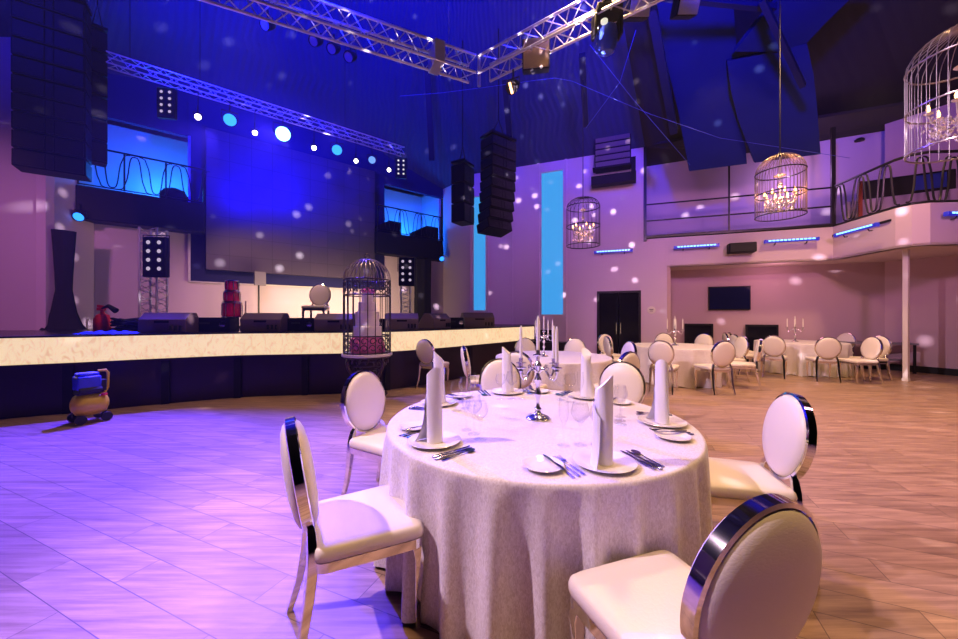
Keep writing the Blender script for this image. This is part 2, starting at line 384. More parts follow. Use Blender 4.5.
# ------------------------------------------------------------------ stage
SP = [(-9.6, 3.2), (-7.4, 4.3), (-6.44, 4.83), (-5.75, 5.2), (-5.1, 5.62), (-4.1, 6.12), (-3.2, 6.32), (-2.45, 6.45), (-1.7, 6.78), (-1.2, 7.18), (-.55, 7.85), (0.05, 8.55), (.8, 9.45), (1.6, 10.5)]
def smooth_line(P, n=6):
    out = []
    for i in range(len(P)-1):
        p0 = P[max(i-1, 0)]; p1 = P[i]; p2 = P[i+1]; p3 = P[min(i+2, len(P)-1)]
        for k in range(n):
            t = k/n
            out.append(tuple(.5*((2*p1[j])+(-p0[j]+p2[j])*t+(2*p0[j]-5*p1[j]+4*p2[j]-p3[j])*t*t+(-p0[j]+3*p1[j]-3*p2[j]+p3[j])*t**3) for j in range(2)))
    return out+[P[-1]]
SF = smooth_line(SP)
def offs(P, d):
    out = []
    for i, p in enumerate(P):
        a_, b_ = V(P[max(i-1, 0)]), V(P[min(i+1, len(P)-1)]); t = (b_-a_).normalized(); out.append((p[0]-t.y*d, p[1]+t.x*d))
    return out
def band(P, z0, z1, name, m, parent=None, th=.06):
    q_ = MB(); Q = offs(P, th); n = len(P); vs = [(p[0], p[1], z) for z in (z0, z1) for p in P]+[(p[0], p[1], z) for z in (z0, z1) for p in Q]
    fs = []
    for i in range(n-1):
        fs += [(i, i+1, n+i+1, n+i), (2*n+i+1, 2*n+i, 3*n+i, 3*n+i+1), (n+i, n+i+1, 3*n+i+1, 3*n+i), (i+1, i, 2*n+i, 2*n+i+1)]
    fs += [(0, n, 3*n, 2*n), (n-1, 2*n+n-1, 3*n+n-1, n+n-1)]
    return q_.add(vs, fs).build(name, m, parent)
SZ = 1.125
st = thing('stage', 'raised stage with a curved backlit stone front over dark lacquered panels', 'stage', (0, 0, 0))
band(SF, .735, 1.10, 'lit_front', 'onyx', st)
band(offs(SF, -.02), 1.10, SZ, 'top_edge', 'stagetop', st, .1)
band(offs(SF, -.025), .70, .735, 'lower_edge', 'lacquer', st, .1)
band(offs(SF, .10), 0, .70, 'base_panel', 'lacquer', st)
pl = MB(); Q = offs(SF, .06)
for px in (70, 162, 235, 303, 388, 470):
    i = min(range(len(Q)), key=lambda k: abs(Q[k][0]/Q[k][1]-(px-CX)/F)); p = Q[i]; a_ = Q[i-1]; r_ = math.atan2(p[1]-a_[1], p[0]-a_[0])
    MB().box((p[0], p[1], .35), (.10, .06, .69), r_).build('pilaster', 'black', st)
sd = offs(SF, .02)
poly = sd+[(Lp(540)-nn*-.0)[:2], tuple(L0[:2]), tuple(Wt(7.3)[:2]), tuple(Wt(-2)[:2]), (-8.55, 7.15), (-12.4, 6.95), (-12.4, 3.2)]
MB().prism([(p[0], p[1]) for p in poly], SZ-.06, SZ-.004).build('deck', 'stagetop', st)
# side block at the end of the stage
e_ = on(571, 347.5, .55)
stp = thing('stage_step', 'low black block at the end of the stage below the tall cyan strip', 'step', (2.15, 10.95, 0), R(-18))
MB().box((0, 0, .31), (1.0, .5, .62)).build('box', 'black', stp, .01)
MB().box((-.2, .05, .8), (.5, .4, .35)).build('upper_box', 'black', stp, .01)

# LED wall and dark surround
tL, tR = Wpx(206, .25), Wpx(375, .25)
z0 = H+(HY-269)/F*Wt(tL, .25).y
scr = thing('led_wall', 'huge dark video wall panel hanging above the stage', 'screen', (0, 0, 0))
MB().slab(Wt(tL, .25), Wt(tR, .25), z0-.0, 6.25, .18).build('screen_panel', 'ledwall', scr)
MB().slab(Wt(Wpx(188), .04), Wt(Wpx(384), .04), 2.3, 7.2, .03).build('surround', 'bluelit', scr)
MB().slab(Wt(Wpx(188)+.0, .055), Wt(Wpx(188)+.05, .055), 2.28, 6.0, .012).slab(Wt(Wpx(188), .055), Wt(Wpx(345), .055), 2.27, 2.30, .012).build('surround_trim', 'alu', scr)
pz = Wt(Wpx(260, .6), .6)
hp = thing('support_post', 'thin post with a square block under the video wall', 'post', (pz.x, pz.y, SZ), WR)
MB().box((0, 0, 1.28), (.26, .15, .36)).build('block', 'bar_wood', hp); MB().tube([(-.03, 0, 0), (-.03, 0, 1.1)], .022).build('pole', 'blackmetal', hp)

# balcony slabs and railings beside the screen
def iron_wave(mb, a, b, z0, z1, pitch=.42, r=.012, ph=0):
    a = V(a); b = V(b); L_ = (b-a).length; d = (b-a)/L_; n = int(L_/pitch); pitch = L_/n; h = z1-z0
    for i in range(n):
        c = (i+.5)*pitch; wd = pitch*.30; up = (i % 2 == 0); pts = []
        for k in range(21):
            th = PI*(-.12+1.24*k/20); cs, sn = math.cos(th), math.sin(th)
            zz = max(0, sn)**.75 if sn > 0 else 0; x = -wd*(1 if cs > 0 else -1)*abs(cs)**.6
            x *= 1+.9*(1-zz)**4
            if sn < 0: x *= 1+1.2*(-sn)
            pts.append(a+d*(c+x)+V((0, 0, (z0+h*.03+h*.92*zz) if up else (z1-h*.03-h*.92*zz))))
        mb.tube(pts, r, 6)
def balcony(nm, t0, t1, label):
    r_ = thing(nm, label, 'balcony', (0, 0, 0))
    MB().slab(Wt(t0, .45), Wt(t1, .45), 3.50, 4.22, .6).build('slab', 'darkbox', r_, .02)
    ra = MB(); za, zb = 4.24, 5.1
    for z in (za+.02, zb): ra.tube([Wt(t0, .4, z), Wt(t1, .4, z)], .022 if z == zb else .014, 6)
    for k in range(4): t = t0+.03+(t1-t0-.06)*k/3; ra.tube([Wt(t, .4, za), Wt(t, .4, zb)], .018, 6)
    ra.build('rail_frame', 'blackmetal', r_)
    w_ = MB(); iron_wave(w_, Wt(t0, .4), Wt(t1, .4), za, zb, .32); w_.build('scroll_bars', 'blackmetal', r_)
    return r_
balcony('stage_balcony', -2.25, Wpx(205, .45), 'dark balcony with scrolled iron railing over the red extinguisher end of the stage')
balcony('stage_balcony', Wpx(377, .45), Wpx(442, .45), 'dark balcony with scrolled iron railing between the video wall and the hanging speakers')
def soft_lump(name, label, cat, px, py, w_, h_, d_=.5, off=.0):
    t = Wpx(px, off); p = Wt(t, off, 4.24)
    return tag(MB().lathe([(w_/2, 0), (w_*.5, h_*.5), (w_*.36, h_*.85), (w_*.1, h_)], n=14, sy=d_).build(name, 'darkbox', loc=p, rz=WR), label, cat)
soft_lump('stage_light_cover', 'dark rounded fixture standing on the balcony near the video wall edge', 'fixture', 174, 205, .55, .35, off=.1)
for px, w_, h_, lb in ((387, .9, .45, 'dark box with sloping top on the balcony, nearest the video wall'), (424, 1.0, .5, 'dark box with sloping top on the balcony, beside the corner post')):
    t = Wpx(px, .05); p = Wt(t, .05, 4.24); q_ = MB(); q_.M = Matrix.Rotation(R(90), 4, 'X')
    q_.prism([(-w_/2, 0), (w_/2, 0), (w_/2, h_), (0, h_*1.0), (-w_/2, h_*.45)], -.2, .2)
    tag(q_.build('equipment_box', 'darkbox', loc=p, rz=WR), lb, 'box')

# curtains
def curtain(name, label, ctr, prof, rz, n=40):
    q_ = MB(); vs = []; fs = []
    for z, hw in prof:
        for k in range(n): a = 2*PI*k/n; f_ = 1+.10*math.sin(7*a); vs.append((hw*math.cos(a)*f_, hw*.35*math.sin(a)*f_, z))
    fs = [(i*n+k, i*n+(k+1) % n, (i+1)*n+(k+1) % n, (i+1)*n+k) for i in range(len(prof)-1) for k in range(n)]
    fs += [tuple(range(n))[::-1], tuple((len(prof)-1)*n+k for k in range(n))]
    return tag(q_.add(vs, fs).build(name, 'curtain', loc=ctr, rz=rz), label, 'curtain')
cc = at(64, 330, 7.3)
curtain('stage_curtain', 'black stage curtain tied in at the waist beside the white wall', (cc.x, 7.3, SZ), [(0, .30), (.1, .24), (.35, .17), (.8, .11), (1.15, .12), (1.6, .14), (2.0, .16)], R(50))
cc = Wt(Wpx(423, .25), .25, SZ)
curtain('stage_curtain', 'narrow black curtain hanging under the balcony beside the corner post', cc, [(0, .34), (1, .32), (2.35, .34)], WR)

# ------------------------------------------------------------------ wedge monitors, boxes on the stage
def stage_pt(px, back=.4):
    q_ = (px-CX)/F; S2 = offs(SF, back); best = min(range(len(S2)), key=lambda k: abs(S2[k][0]/S2[k][1]-q_) if S2[k][1] > 4 else 9)
    p = S2[best]; a_ = SF[max(best-1, 0)]; b_ = SF[min(best+1, len(SF)-1)]
    return V((p[0], p[1], SZ)), math.atan2(b_[1]-a_[1], b_[0]-a_[0])
def wedge(px, w_, h_, label, turn=0, back=.45):
    p, r_ = stage_pt(px, back); o = thing('stage_monitor', label, 'stage monitor', p, r_*.35+R(turn), 'stage monitors')
    q_ = MB(Matrix.Rotation(R(90), 4, 'Y') @ Matrix.Rotation(R(90), 4, 'Z')); D = .5
    q_.prism([(-D/2, 0), (D/2, 0), (D/2, h_*.3), (D*.12, h_), (-D*.22, h_), (-D/2, h_*.66)], -w_/2, w_/2)
    q_.build('cabinet', 'monitor', o, .012)
    g = MB(); g.add([(-w_/2+.02, D/2+.006, h_*.33), (w_/2-.02, D/2+.006, h_*.33), (w_/2-.02, D*.13+.006, h_*.98), (-w_/2+.02, D*.13+.006, h_*.98)], [(0, 3, 2, 1)]); g.build('grille', 'grille', o)
    for x in (.12, .18, .24): MB().tube([(x*w_/.6, -D/2-.02, .04), (x*w_/.6, -D/2-.02, .12)], .018, 8).build('connector', 'rubber', o)
    MB().box((0, -D/2-.008, h_*.55), (w_*.3, .012, .035)).build('handle', 'black', o)
    return o
def mw(px0, px1):  # metres spanned by two pixel columns on the stage edge
    p, _ = stage_pt((px0+px1)/2); return (px1-px0)/F*p.y
wedge(176, mw(156, 197), .33, 'black wedge monitor on the stage edge in front of the lattice tower', 0)
wedge(270, mw(252, 290), .33, 'black wedge monitor on the stage edge beside the drums', 0)
wedge(338, mw(321, 358), .32, 'black wedge monitor on the stage edge behind the cake cage', 0)
wedge(401, mw(386, 418), .33, 'black wedge monitor between the cake cage and the sideways wedge monitor', 0)
wedge(436, mw(424, 448), .33, 'black wedge monitor turned sideways in front of the narrow black curtain', 35)
wedge(476, mw(461, 492), .36, 'black wedge monitor nearest the cyan wall strip', 0)
def sbox(px0, px1, h_, label, back=.55, d_=.35):
    p, r_ = stage_pt((px0+px1)/2, back); o = thing('equipment_case', label, 'case', p, r_*.35)
    w_ = (px1-px0)/F*p.y; MB().box((0, 0, h_/2), (w_, d_, h_)).build('body', 'darkbox', o, .01)
    MB().lathe([(.05, 0), (.05, .015), (.02, .02)], n=14).build('dial', 'silver', o); o.children[-1].rotation_euler.x = R(90); o.children[-1].location = (w_*.3, -d_/2, h_*.5)
    MB().box((-w_*.2, -d_/2-.006, h_*.6), (w_*.3, .012, .03)).build('handle', 'rubber', o)
    return o
sbox(208, 240, .25, 'low dark case under the red drums')
sbox(293, 319, .24, 'low dark case under the pale oval chair')
sbox(361, 386, .22, 'low dark case behind the cake cage', .8)
sbox(447, 462, .24, 'low dark case beside the last wedge monitor')
# heap of black cable gear and the blue cloth
p, r_ = stage_pt(137, .6)
q_ = MB()
for k in range(16):
    a = random.random()*6; rr = random.uniform(.08, .28); pts = [(rr*1.3*math.cos(a+t)+random.uniform(-.01, .01), rr*.6*math.sin(a+t), .04+.012*k+.015*math.sin(3*t)) for t in [i*.35 for i in range(17)]]
    q_.tube(pts, .018, 6)
tag(q_.build('cable_coil', 'rubber', loc=p), 'tangled heap of black cables on the stage next to the wedge monitor', 'cables')
p, r_ = stage_pt(108, .35); q_ = MB(); n = 30
for i in range(13):
    pass
vs = []; fs = []
for j in range(9):
    for i in range(n):
        x = (i/(n-1)-.5)*.75; y = (j/8-.5)*.3; e = max(0, 1-(2*x/.75)**2)*max(0, 1-(2*y/.3)**2); vs.append((x, y, .004+e**.4*(.030+.012*math.sin(x*40+y*15)+.015*math.sin(x*23-y*50))))
fs = [(j*n+i, j*n+i+1, (j+1)*n+i+1, (j+1)*n+i) for j in range(8) for i in range(n-1)]
tag(q_.add(vs, fs).build('folded_cloth', 'bluefab', loc=p, rz=r_*.5), 'crumpled bright blue cloth lying on the stage edge by the red extinguisher', 'cloth')
# red extinguisher
p, r_ = stage_pt(104, .9)
ex = thing('fire_extinguisher', 'red fire extinguisher with a black horn standing on the stage', 'extinguisher', p, 0)
MB().lathe([(.10, 0), (.11, .02), (.11, .22), (.08, .29), (.03, .32)], n=18).build('cylinder', 'redx', ex)
MB().tube([(0, 0, .31), (0, 0, .42)], .03, 8).box((0, 0, .43), (.16, .03, .04), ry=.15).box((-.02, 0, .39), (.10, .06, .05)).build('valve', 'redx', ex)
MB().tube([(.02, -.03, .40), (.16, -.06, .44), (.30, -.08, .36)], [.012, .03, .045], 10).build('horn', 'rubber', ex)

# pale oval chair standing on the stage is placed with the other chairs
# red drums
def drum(name, label, px, z_, r0, h_, back=.6):
    p, _ = stage_pt(px, back); p = p+V((0, 0, z_)); o = thing(name, label, 'drum', p, 0, 'stack of red drums')
    MB().lathe([(r0, 0), (r0, h_)], n=28).build('shell', 'red', o)
    for z in (0, h_): MB().tube([(r0*1.02*math.cos(a), r0*1.02*math.sin(a), z) for a in [2*PI*k/24 for k in range(24)]], .012, 6, True).build('hoop', 'chrome', o)
    lg = MB()
    for k in range(8): a = 2*PI*k/8; lg.tube([(r0*1.06*math.cos(a), r0*1.06*math.sin(a), .02), (r0*1.06*math.cos(a), r0*1.06*math.sin(a), h_-.02)], .007, 6)
    lg.build('tension_rods', 'chrome', o); return o
drum('drum', 'largest red drum at the base of the stack', 233.5, .26, .15, .25)
drum('drum', 'middle red drum in the stack', 233.5, .54, .125, .17)
drum('drum', 'smallest red drum on top of the stack', 233.5, .74, .10, .17)
p, _ = stage_pt(243, .6)
hw = thing('drum_stand', 'chrome drum hardware standing beside the red drums', 'stand', p, 0)
MB().tube([(0, 0, .2), (0, 0, .55)], .012, 8).build('pole', 'chrome', hw)
for k in range(3): a = 2*PI*k/3; MB().tube([(0, 0, .3), (.14*math.cos(a), .14*math.sin(a), 0)], .01, 6).build('leg', 'chrome', hw)

# ------------------------------------------------------------------ lattice work
def truss_mb(a, b, s, r=.022, cell=.35, tri=False):
    """box truss from a to b: returns chords and braces"""
    a = V(a); b = V(b); d = (b-a); L_ = d.length; d.normalize(); up = V((0, 0, 1)) if abs(d.z) < .9 else V((0, 1, 0)); w = d.cross(up).normalized(); up = w.cross(d)
    ch, br = MB(), MB(); offs_ = [w*s/2+up*s/2, -w*s/2+up*s/2, -w*s/2-up*s/2, w*s/2-up*s/2]
    for o_ in offs_: ch.tube([a+o_, b+o_], r, 8)
    n = max(1, int(L_/cell))
    for k in range(n):
        for i in range(4):
            p = a+d*(L_*k/n); q = a+d*(L_*(k+1)/n); m_ = (p+q)/2
            br.tube([p+offs_[i], m_+offs_[(i+1) % 4]], r*.42, 5, caps=False); br.tube([m_+offs_[(i+1) % 4], q+offs_[i]], r*.42, 5, caps=False)
    return ch, br
# big truss overhead
TZ = 5.34; C0 = V((0, 5.83, TZ)); TA = V((-2.91, 4.41, TZ)); TB = V((1.85, 4.44, TZ))
tl = thing('lighting_truss', 'bright aluminium box truss forming a corner high above the dance floor', 'truss', (0, 0, 0))
for a_, b_ in ((C0+(TA-C0).normalized()*.12, C0+(TA-C0)*2.2), (C0+(TB-C0).normalized()*.12, C0+(TB-C0)*2.6)):
    c_, d_ = truss_mb(a_, b_, .27, .02, .36); c_.build('chords', 'alu', tl); d_.build('braces', 'alu', tl)
cp_ = C0+(TA-C0).normalized()*.72
MB().box(cp_, (.16, .34, .33), math.atan2((TA-C0).y, (TA-C0).x)).build('joint_plate', 'alu', tl, .01)
MB().tube([C0+V((0, -.16, .13)), C0+V((0, -.16, -.14))], .026, 8).tube([C0+V((0, .16, .13)), C0+V((0, .16, -.14))], .03, 8).build('corner_posts', 'alu', tl)
for q_ in (C0+(TA-C0)*.16, C0+(TB-C0)*.98):
    MB().tube([q_+V((0, 0, .15)), q_+V((0, 0, 3.2))], .006, 5).build('suspension_cable', 'alu', tl)
# stage truss parallel to the back wall
SO = 2.75
def ST(px, z): t = Wpx(px, SO); p = Wt(t, SO); return V((p.x, p.y, z))
ts = thing('stage_truss', 'long slim lighting truss hung in front of the video wall', 'truss', (0, 0, 0))
sz_ = H+(HY-152)/F*ST(400, 0).y
SZT = 5.95
c_, d_ = truss_mb(ST(107, SZT), ST(403, SZT), .19, .014, .3); c_.build('chords', 'alu', ts); d_.build('braces', 'alu', ts)
for px in (130, 200, 345, 395):
    q_ = ST(px, SZT); MB().tube([q_+V((0, 0, .14)), q_+V((0, 0, 2.6))], .006, 5).build('suspension_cable', 'blackmetal', ts)

def aim(o, d):  # point local -Z along d
    o.rotation_euler = V(d).to_track_quat('-Z', 'Y').to_euler()
def par(loc, d, lens, label, r=.11, name='stage_spotlight', grp=None, L_=.26):
    o = thing(name, label, 'stage light', loc, 0, grp)
    aim(o, d)
    MB().lathe([(r*.6, L_), (r*.85, L_*.7), (r, L_*.3), (r, 0), (r*.93, 0), (r*.9, .03)], n=20).build('housing', 'black', o)
    MB().lathe([(r*.88, .02), (r*.88, .035)], n=20).build('lens', lens, o)
    inv = o.rotation_euler.to_matrix().inverted(); up = inv @ V((0, 0, 1))
    sidev = inv @ (V(d).cross(V((0, 0, 1))).normalized()); c = V((0, 0, L_*.4))
    MB().tube([c+sidev*r*1.12, c+sidev*r*1.12+up*r*1.3, c-sidev*r*1.12+up*r*1.3, c-sidev*r*1.12], .010, 6).tube([c+up*r*1.3, c+up*(r*1.3+.14)], .014, 6).build('yoke', 'blackmetal', o)
    return o
def stpos(px, py): q_ = ST(px, 0); return V((q_.x, q_.y, H+(HY-py)/F*q_.y))
tgt0 = V((-.3, 1.0, 1.4))
PL = [(198, 117, 'parwhite', .06, 'small white spotlight first in the row, beside the lamp cells'), (230, 120, 'parblue', .13, 'blue spotlight between the two small white ones at the start of the row'),
      (255, 133, 'parwhite', .055, 'small white spotlight just before the brightest blue one'), (283, 134, 'parbig', .17, 'brightest large blue spotlight in the stage row'),
      (314, 148, 'parwhite', .06, 'small white spotlight just after the brightest blue one'), (337, 150, 'parblue', .13, 'medium blue spotlight after the brightest one'),
      (356, 161, 'parwhite', .055, 'small white spotlight in front of the video wall edge'), (372, 160, 'lensblue', .10, 'dim pale blue spotlight near the end of the row'),
      (389, 170, 'parwhite', .055, 'last small white spotlight beside the dotted lamp panel')]
for px, py, m_, r_, lb in PL:
    c = stpos(px, py); o = par(c, tgt0-c, m_, lb, r_, grp='row of spotlights on the stage truss'); inv = o.rotation_euler.to_matrix().inverted(); MB().tube([inv @ V((0, 0, r_*1.6)), inv @ V((0, 0, SZT-.1-c.z))], .009, 6).build('hanging_rod', 'blackmetal', o)
def blinder(loc, rz, label, sc=1., em='blinder', tilt=0):
    o = thing('blinder_light', label, 'stage light', loc, rz)
    o.scale = (sc, sc, sc)
    MB().box((0, .05, 0), (.50, .14, .92)).build('casing', 'darkbox', o, .02)
    for j in range(4):
        for i in (-1, 1): q_ = MB(Matrix.Translation((i*.115, -.02, .33-j*.2)) @ Matrix.Rotation(R(90), 4, 'X')); q_.lathe([(.085, -.01), (.085, .012), (.05, .0), (.045, -.005)], n=14).build('reflector', 'black', o); \
            MB(Matrix.Translation((i*.115, -.028, .33-j*.2)) @ Matrix.Rotation(R(90), 4, 'X')).lathe([(.045, 0), (.03, .01), (0, .014)], n=12).build('lamp', em, o)
    MB().tube([(-.28, .05, 0), (-.28, .05, .5), (.28, .05, .5), (.28, .05, 0)], .013, 6).build('yoke', 'blackmetal', o)
    return o
c = stpos(166, 103); blinder(c, R(8), 'black eight lamp panel at the start of the stage truss', .62, 'blinder')
c = stpos(401, 168); blinder(c, R(8), 'small dotted lamp panel hanging at the end of the stage truss', .6, 'lens')

# floor towers on the stage with lamp panels
def tower(px, y0, y1, px_w, label, lbl2, Yd, sc):
    p = at(px, 331, Yd); s_ = px_w/F*Yd; zt = H+(HY-y0)/F*Yd
    o = thing('lattice_tower', label, 'tower', (p.x, p.y, SZ), R(10))
    c_, d_ = truss_mb((0, 0, 0), (0, 0, zt-SZ), s_, .022, .22); c_.build('chords', 'alu', o); d_.build('braces', 'alu', o)
    MB().box((0, 0, .02), (s_*1.5, s_*1.5, .03)).build('base_plate', 'alu', o)
    zc = H+(HY-y1)/F*(Yd-.25); pc = at(px+1, 331, Yd-.32)
    blinder((pc.x, pc.y, zc), R(5), lbl2, sc)
tower(153.5, 229, 257.5, 15, 'aluminium lattice tower standing behind the wedge monitor near the extinguisher', 'black eight lamp panel on the lattice tower near the extinguisher', 7.6, .88)
tower(405.5, 259, 272, 9, 'aluminium lattice tower standing before the narrow black curtain', 'black eight lamp panel on the tower before the narrow black curtain', 10.6, .88)

# ------------------------------------------------------------------ line arrays
def line_array(loc, rz, n, w_, h_, d_, label, curve=1.6, name='line_array_speaker', lean=0., slat=True):
    o = thing(name, label, 'loudspeaker', loc, rz); z = 0; y = 0; ang = lean
    tm = Matrix()
    for k in range(n):
        a = R(ang+curve*k**1.25*.35)
        cen = V((0, y, z-h_/2))
        c = MB(Matrix.Translation(cen) @ Matrix.Rotation(-a, 4, 'X'))
        c.box((0, d_/2, 0), (w_, d_, h_*.93))
        b_ = c.build('cabinet', 'darkbox', o, .012)
        g = MB(Matrix.Translation(cen) @ Matrix.Rotation(-a, 4, 'X')); g.box((-w_*.27, -.008, 0), (w_*.40, .012, h_*.78)).box((w_*.27, -.008, 0), (w_*.40, .012, h_*.78)).box((0, -.004, 0), (w_*.1, .012, h_*.8)); g.build('grille', 'grille', b_)
        z -= h_*math.cos(a); y += h_*math.sin(a)
    fr_ = MB(); fr_.box((0, d_/2, .06), (w_*1.02, d_, .05)).tube([(-w_*.3, d_/2, .08), (0, d_/2, .5), (w_*.3, d_/2, .08)], .012, 6).tube([(0, d_/2, .5), (0, d_/2, 3.4)], .012, 6); fr_.build('rigging_frame', 'blackmetal', o)
    return o
q_ = at(50, 158, 5.6)
line_array((-6.86, 5.78, 3.72+10*.285), R(35), 10, .80, .285, .34, 'tall black speaker array hanging in front of the white wall', .25)
q_ = at(94, 160, 6.2)
line_array((-6.84, 6.50, 4.15+6*.40), R(50), 6, .24, .40, .26, 'slim black speaker column hanging beside the tall array', 0)
q_ = at(498, 160, 8.3)
line_array((q_.x+.14, 8.1, 5.38), R(38), 9, .72, .225, .42, 'curved black speaker array hanging before the cyan wall strip', 2.6)
q_ = at(467, 165, 8.6)
line_array((q_.x+.05, 8.6, 4.98), R(60), 3, .46, .46, .36, 'boxy black speaker column hanging behind the curved array', 0)

# ------------------------------------------------------------------ chairs
SD = {}
def seat_outline(n=44, sc=1.):
    out = []
    for k in range(n):
        a = 2*PI*k/n; c, s = math.cos(a), math.sin(a); e = .17
        x = abs(c)**e*(1 if c > 0 else -1); y = abs(s)**e*(1 if s > 0 else -1)
        hw = .215+.022*(y+1)/2; out.append((x*hw*sc, y*.225*sc+.005))
    return out
def make_chair():
    o = thing('banquet_chair', 'x', 'chair')
    q_ = MB(); n = 44; vs = []; prof = [(.965, .428), (1., .436), (1.005, .458), (.985, .476), (.94, .486), (.78, .490), (.4, .492), (.02, .493)]
    for s_, z in prof: vs += [(x, y, z) for x, y in seat_outline(n, s_)]
    fs = [(i*n+k, i*n+(k+1) % n, (i+1)*n+(k+1) % n, (i+1)*n+k) for i in range(len(prof)-1) for k in range(n)]+[tuple(range(n))[::-1], tuple((len(prof)-1)*n+k for k in range(n))]
    q_.add(vs, fs).build('seat', 'leather', o, ang=60)
    q_ = MB(); vs = []
    for s_, z in ((.95, .385), (.985, .387), (.985, .427), (.95, .430)): vs += [(x, y, z) for x, y in seat_outline(n, s_)]
    q_.add(vs, [(i*n+k, i*n+(k+1) % n, (i+1)*n+(k+1) % n, (i+1)*n+k) for i in range(3) for k in range(n)]+[tuple(range(n))[::-1], tuple(3*n+k for k in range(n))]).build('seat_frame', 'chrome', o)
    BM = Matrix.Translation((0, -.262, .722)) @ Matrix.Rotation(R(9), 4, 'X') @ Matrix.Rotation(R(90), 4, 'X')   # local z -> front (-y rotated)
    q_ = MB(BM); A, B = .207, .232; prof = [(.02, .060), (.5, .056), (.8, .046), (.93, .034), (.99, .018), (1., .0), (.99, -.018), (.93, -.034), (.8, -.046), (.5, -.056), (.02, -.060)]
    m_ = 48; vs = [(A*s_*math.cos(2*PI*k/m_), B*s_*math.sin(2*PI*k/m_), z) for s_, z in prof for k in range(m_)]
    q_.add(vs, [(i*m_+k, (i+1)*m_+k, (i+1)*m_+(k+1) % m_, i*m_+(k+1) % m_) for i in range(len(prof)-1) for k in range(m_)]+[tuple(range(m_)), tuple(10*m_+k for k in range(m_))[::-1]]).build('backrest', 'leather', o, ang=60)
    q_ = MB(BM); pr = [(0, -.022), (.011, -.018), (.011, .018), (0, .022)]
    vs = [((A+.0+d)*math.cos(2*PI*k/m_), (B+.0+d)*math.sin(2*PI*k/m_), z) for d, z in pr for k in range(m_)]
    q_.add(vs, [(i*m_+k, (i+1)*m_+k, (i+1)*m_+(k+1) % m_, i*m_+(k+1) % m_) for i in range(3) for k in range(m_)]).build('back_ring', 'chrome', o)
    for s_ in (-1, 1):
        MB().tube([(s_*.115, -.228, .555), (s_*.150, -.224, .52), (s_*.168, -.222, .47), (s_*.175, -.223, .40), (s_*.178, -.235, .28), (s_*.183, -.258, .14), (s_*.190, -.300, 0)], [.016, .021, .024, .026, .024, .021, .016], 4, sq=(1.1, 1.1)).build('leg', 'chrome', o, .003)
        MB().tube([(s_*.190, .195, .40), (s_*.197, .208, .33), (s_*.193, .205, .18), (s_*.190, .205, 0)], [.027, .026, .018, .013], 4, sq=(1.1, 1.1)).build('leg', 'chrome', o, .003)
    return o
CH = Placer(make_chair())
def chair_px(px, Y, face, label, grp=None, shift=.27):
    """place so that the backrest centre stands at pixel column px and depth Y; face = direction (deg from +X) the sitter looks"""
    d = V((math.cos(R(face)), math.sin(R(face)), 0)); bx = (px-CX)/F*Y
    CH.put(V((bx, Y, 0))+d*shift, R(face-90), label, grp)
T1, T2, T3, T4 = V((.362, 2.295, 0)), V((1.18, 5.83, 0)), V((4.27, 7.9, 0)), V((8.05, 9.1, 0))
def to(t, px, Y, extra=0): bx = (px-CX)/F*Y; return math.degrees(math.atan2(t.y-Y, t.x-bx))+extra
def chair_t(t, px, Y, ex, lb, g):
    b = V(((px-CX)/F*Y, Y, 0)); d = b-t
    if d.length < 1.46: b = t+d.normalized()*1.46
    f = math.degrees(math.atan2(t.y-b.y, t.x-b.x))+ex; dv = V((math.cos(R(f)), math.sin(R(f)), 0)); CH.put(b+dv*.27, R(f-90), lb, g)
G = {1: 'chairs around the nearest table', 2: 'chairs around the second table', 3: 'chairs around the table beside the door', 4: 'chairs around the far table by the post'}
# nearest table: backrest spots
CH.put(V((.60, 1.150, 0)), R(19), 'white oval-back chair seen from behind, closest to the camera', G[1])
CH.put(V((-.545, 1.69, 0)), R(28-90), 'white oval-back chair seen edge-on with a blue shadow disc on its seat', G[1])
CH.put(V((-.685, 2.77, 0)), R(-28-90), 'white oval-back chair on the stage side of the nearest table, facing it', G[1])
CH.put(V((1.495, 2.12, 0)), R(165-90), 'white oval-back chair standing on the open wood floor side of the nearest table', G[1])
chair_px(500, 3.72, to(T1, 500, 3.72, 2), 'cream oval back rising behind the candelabra on the nearest table', G[1])
chair_px(622, 3.48, to(T1, 622, 3.48, 3), 'cream oval back behind wine glasses at the far rim of the nearest table', G[1])
# second table
for px, Y, ex, lb in ((628, 4.5, 4, 'oval chair seen from behind, overlapped by the cream back at the nearest table'), (518, 4.55, 0, 'oval chair seen from behind between tall napkin and candelabra'),
                      (472, 5.4, -12, 'oval chair seen edge-on in front of the dark stage panels'), (527, 7.15, 0, 'oval back behind the second table under the stage end'),
                      (575, 7.15, 0, 'oval back behind the second table, close to the black block'), (629, 6.25, -8, 'pale oval chair with dark rim beside the second table, door side')):
    chair_t(T2, px, Y, ex, lb, G[2])
chair_px(425, 6.9, 60, 'single oval chair seen from behind in front of the stage beside the cake cage')
for px, Y, ex, lb in ((721, 6.5, 0, 'oval chair seen from behind on the open floor side of the table by the door'), (661, 6.55, 0, 'oval chair seen from behind just past the tall napkin with folded flap'),
                      (754, 7.0, 6, 'oval chair seen edge-on, bright chrome, on the open floor between two far tables'), (739, 7.9, 0, 'oval chair facing the door table in front of the black board'),
                      (704, 9.0, 0, 'oval back behind the door table in front of the first black board'), (665, 9.1, 0, 'oval back behind the candelabra of the door table'),
                      (618, 7.9, 0, 'oval back overlapped by the pale chair, door side of the door table'), (605, 8.9, -30, 'narrow edge-on oval chair standing right before the black door')):
    chair_t(T3, px, Y, ex, lb, G[3])
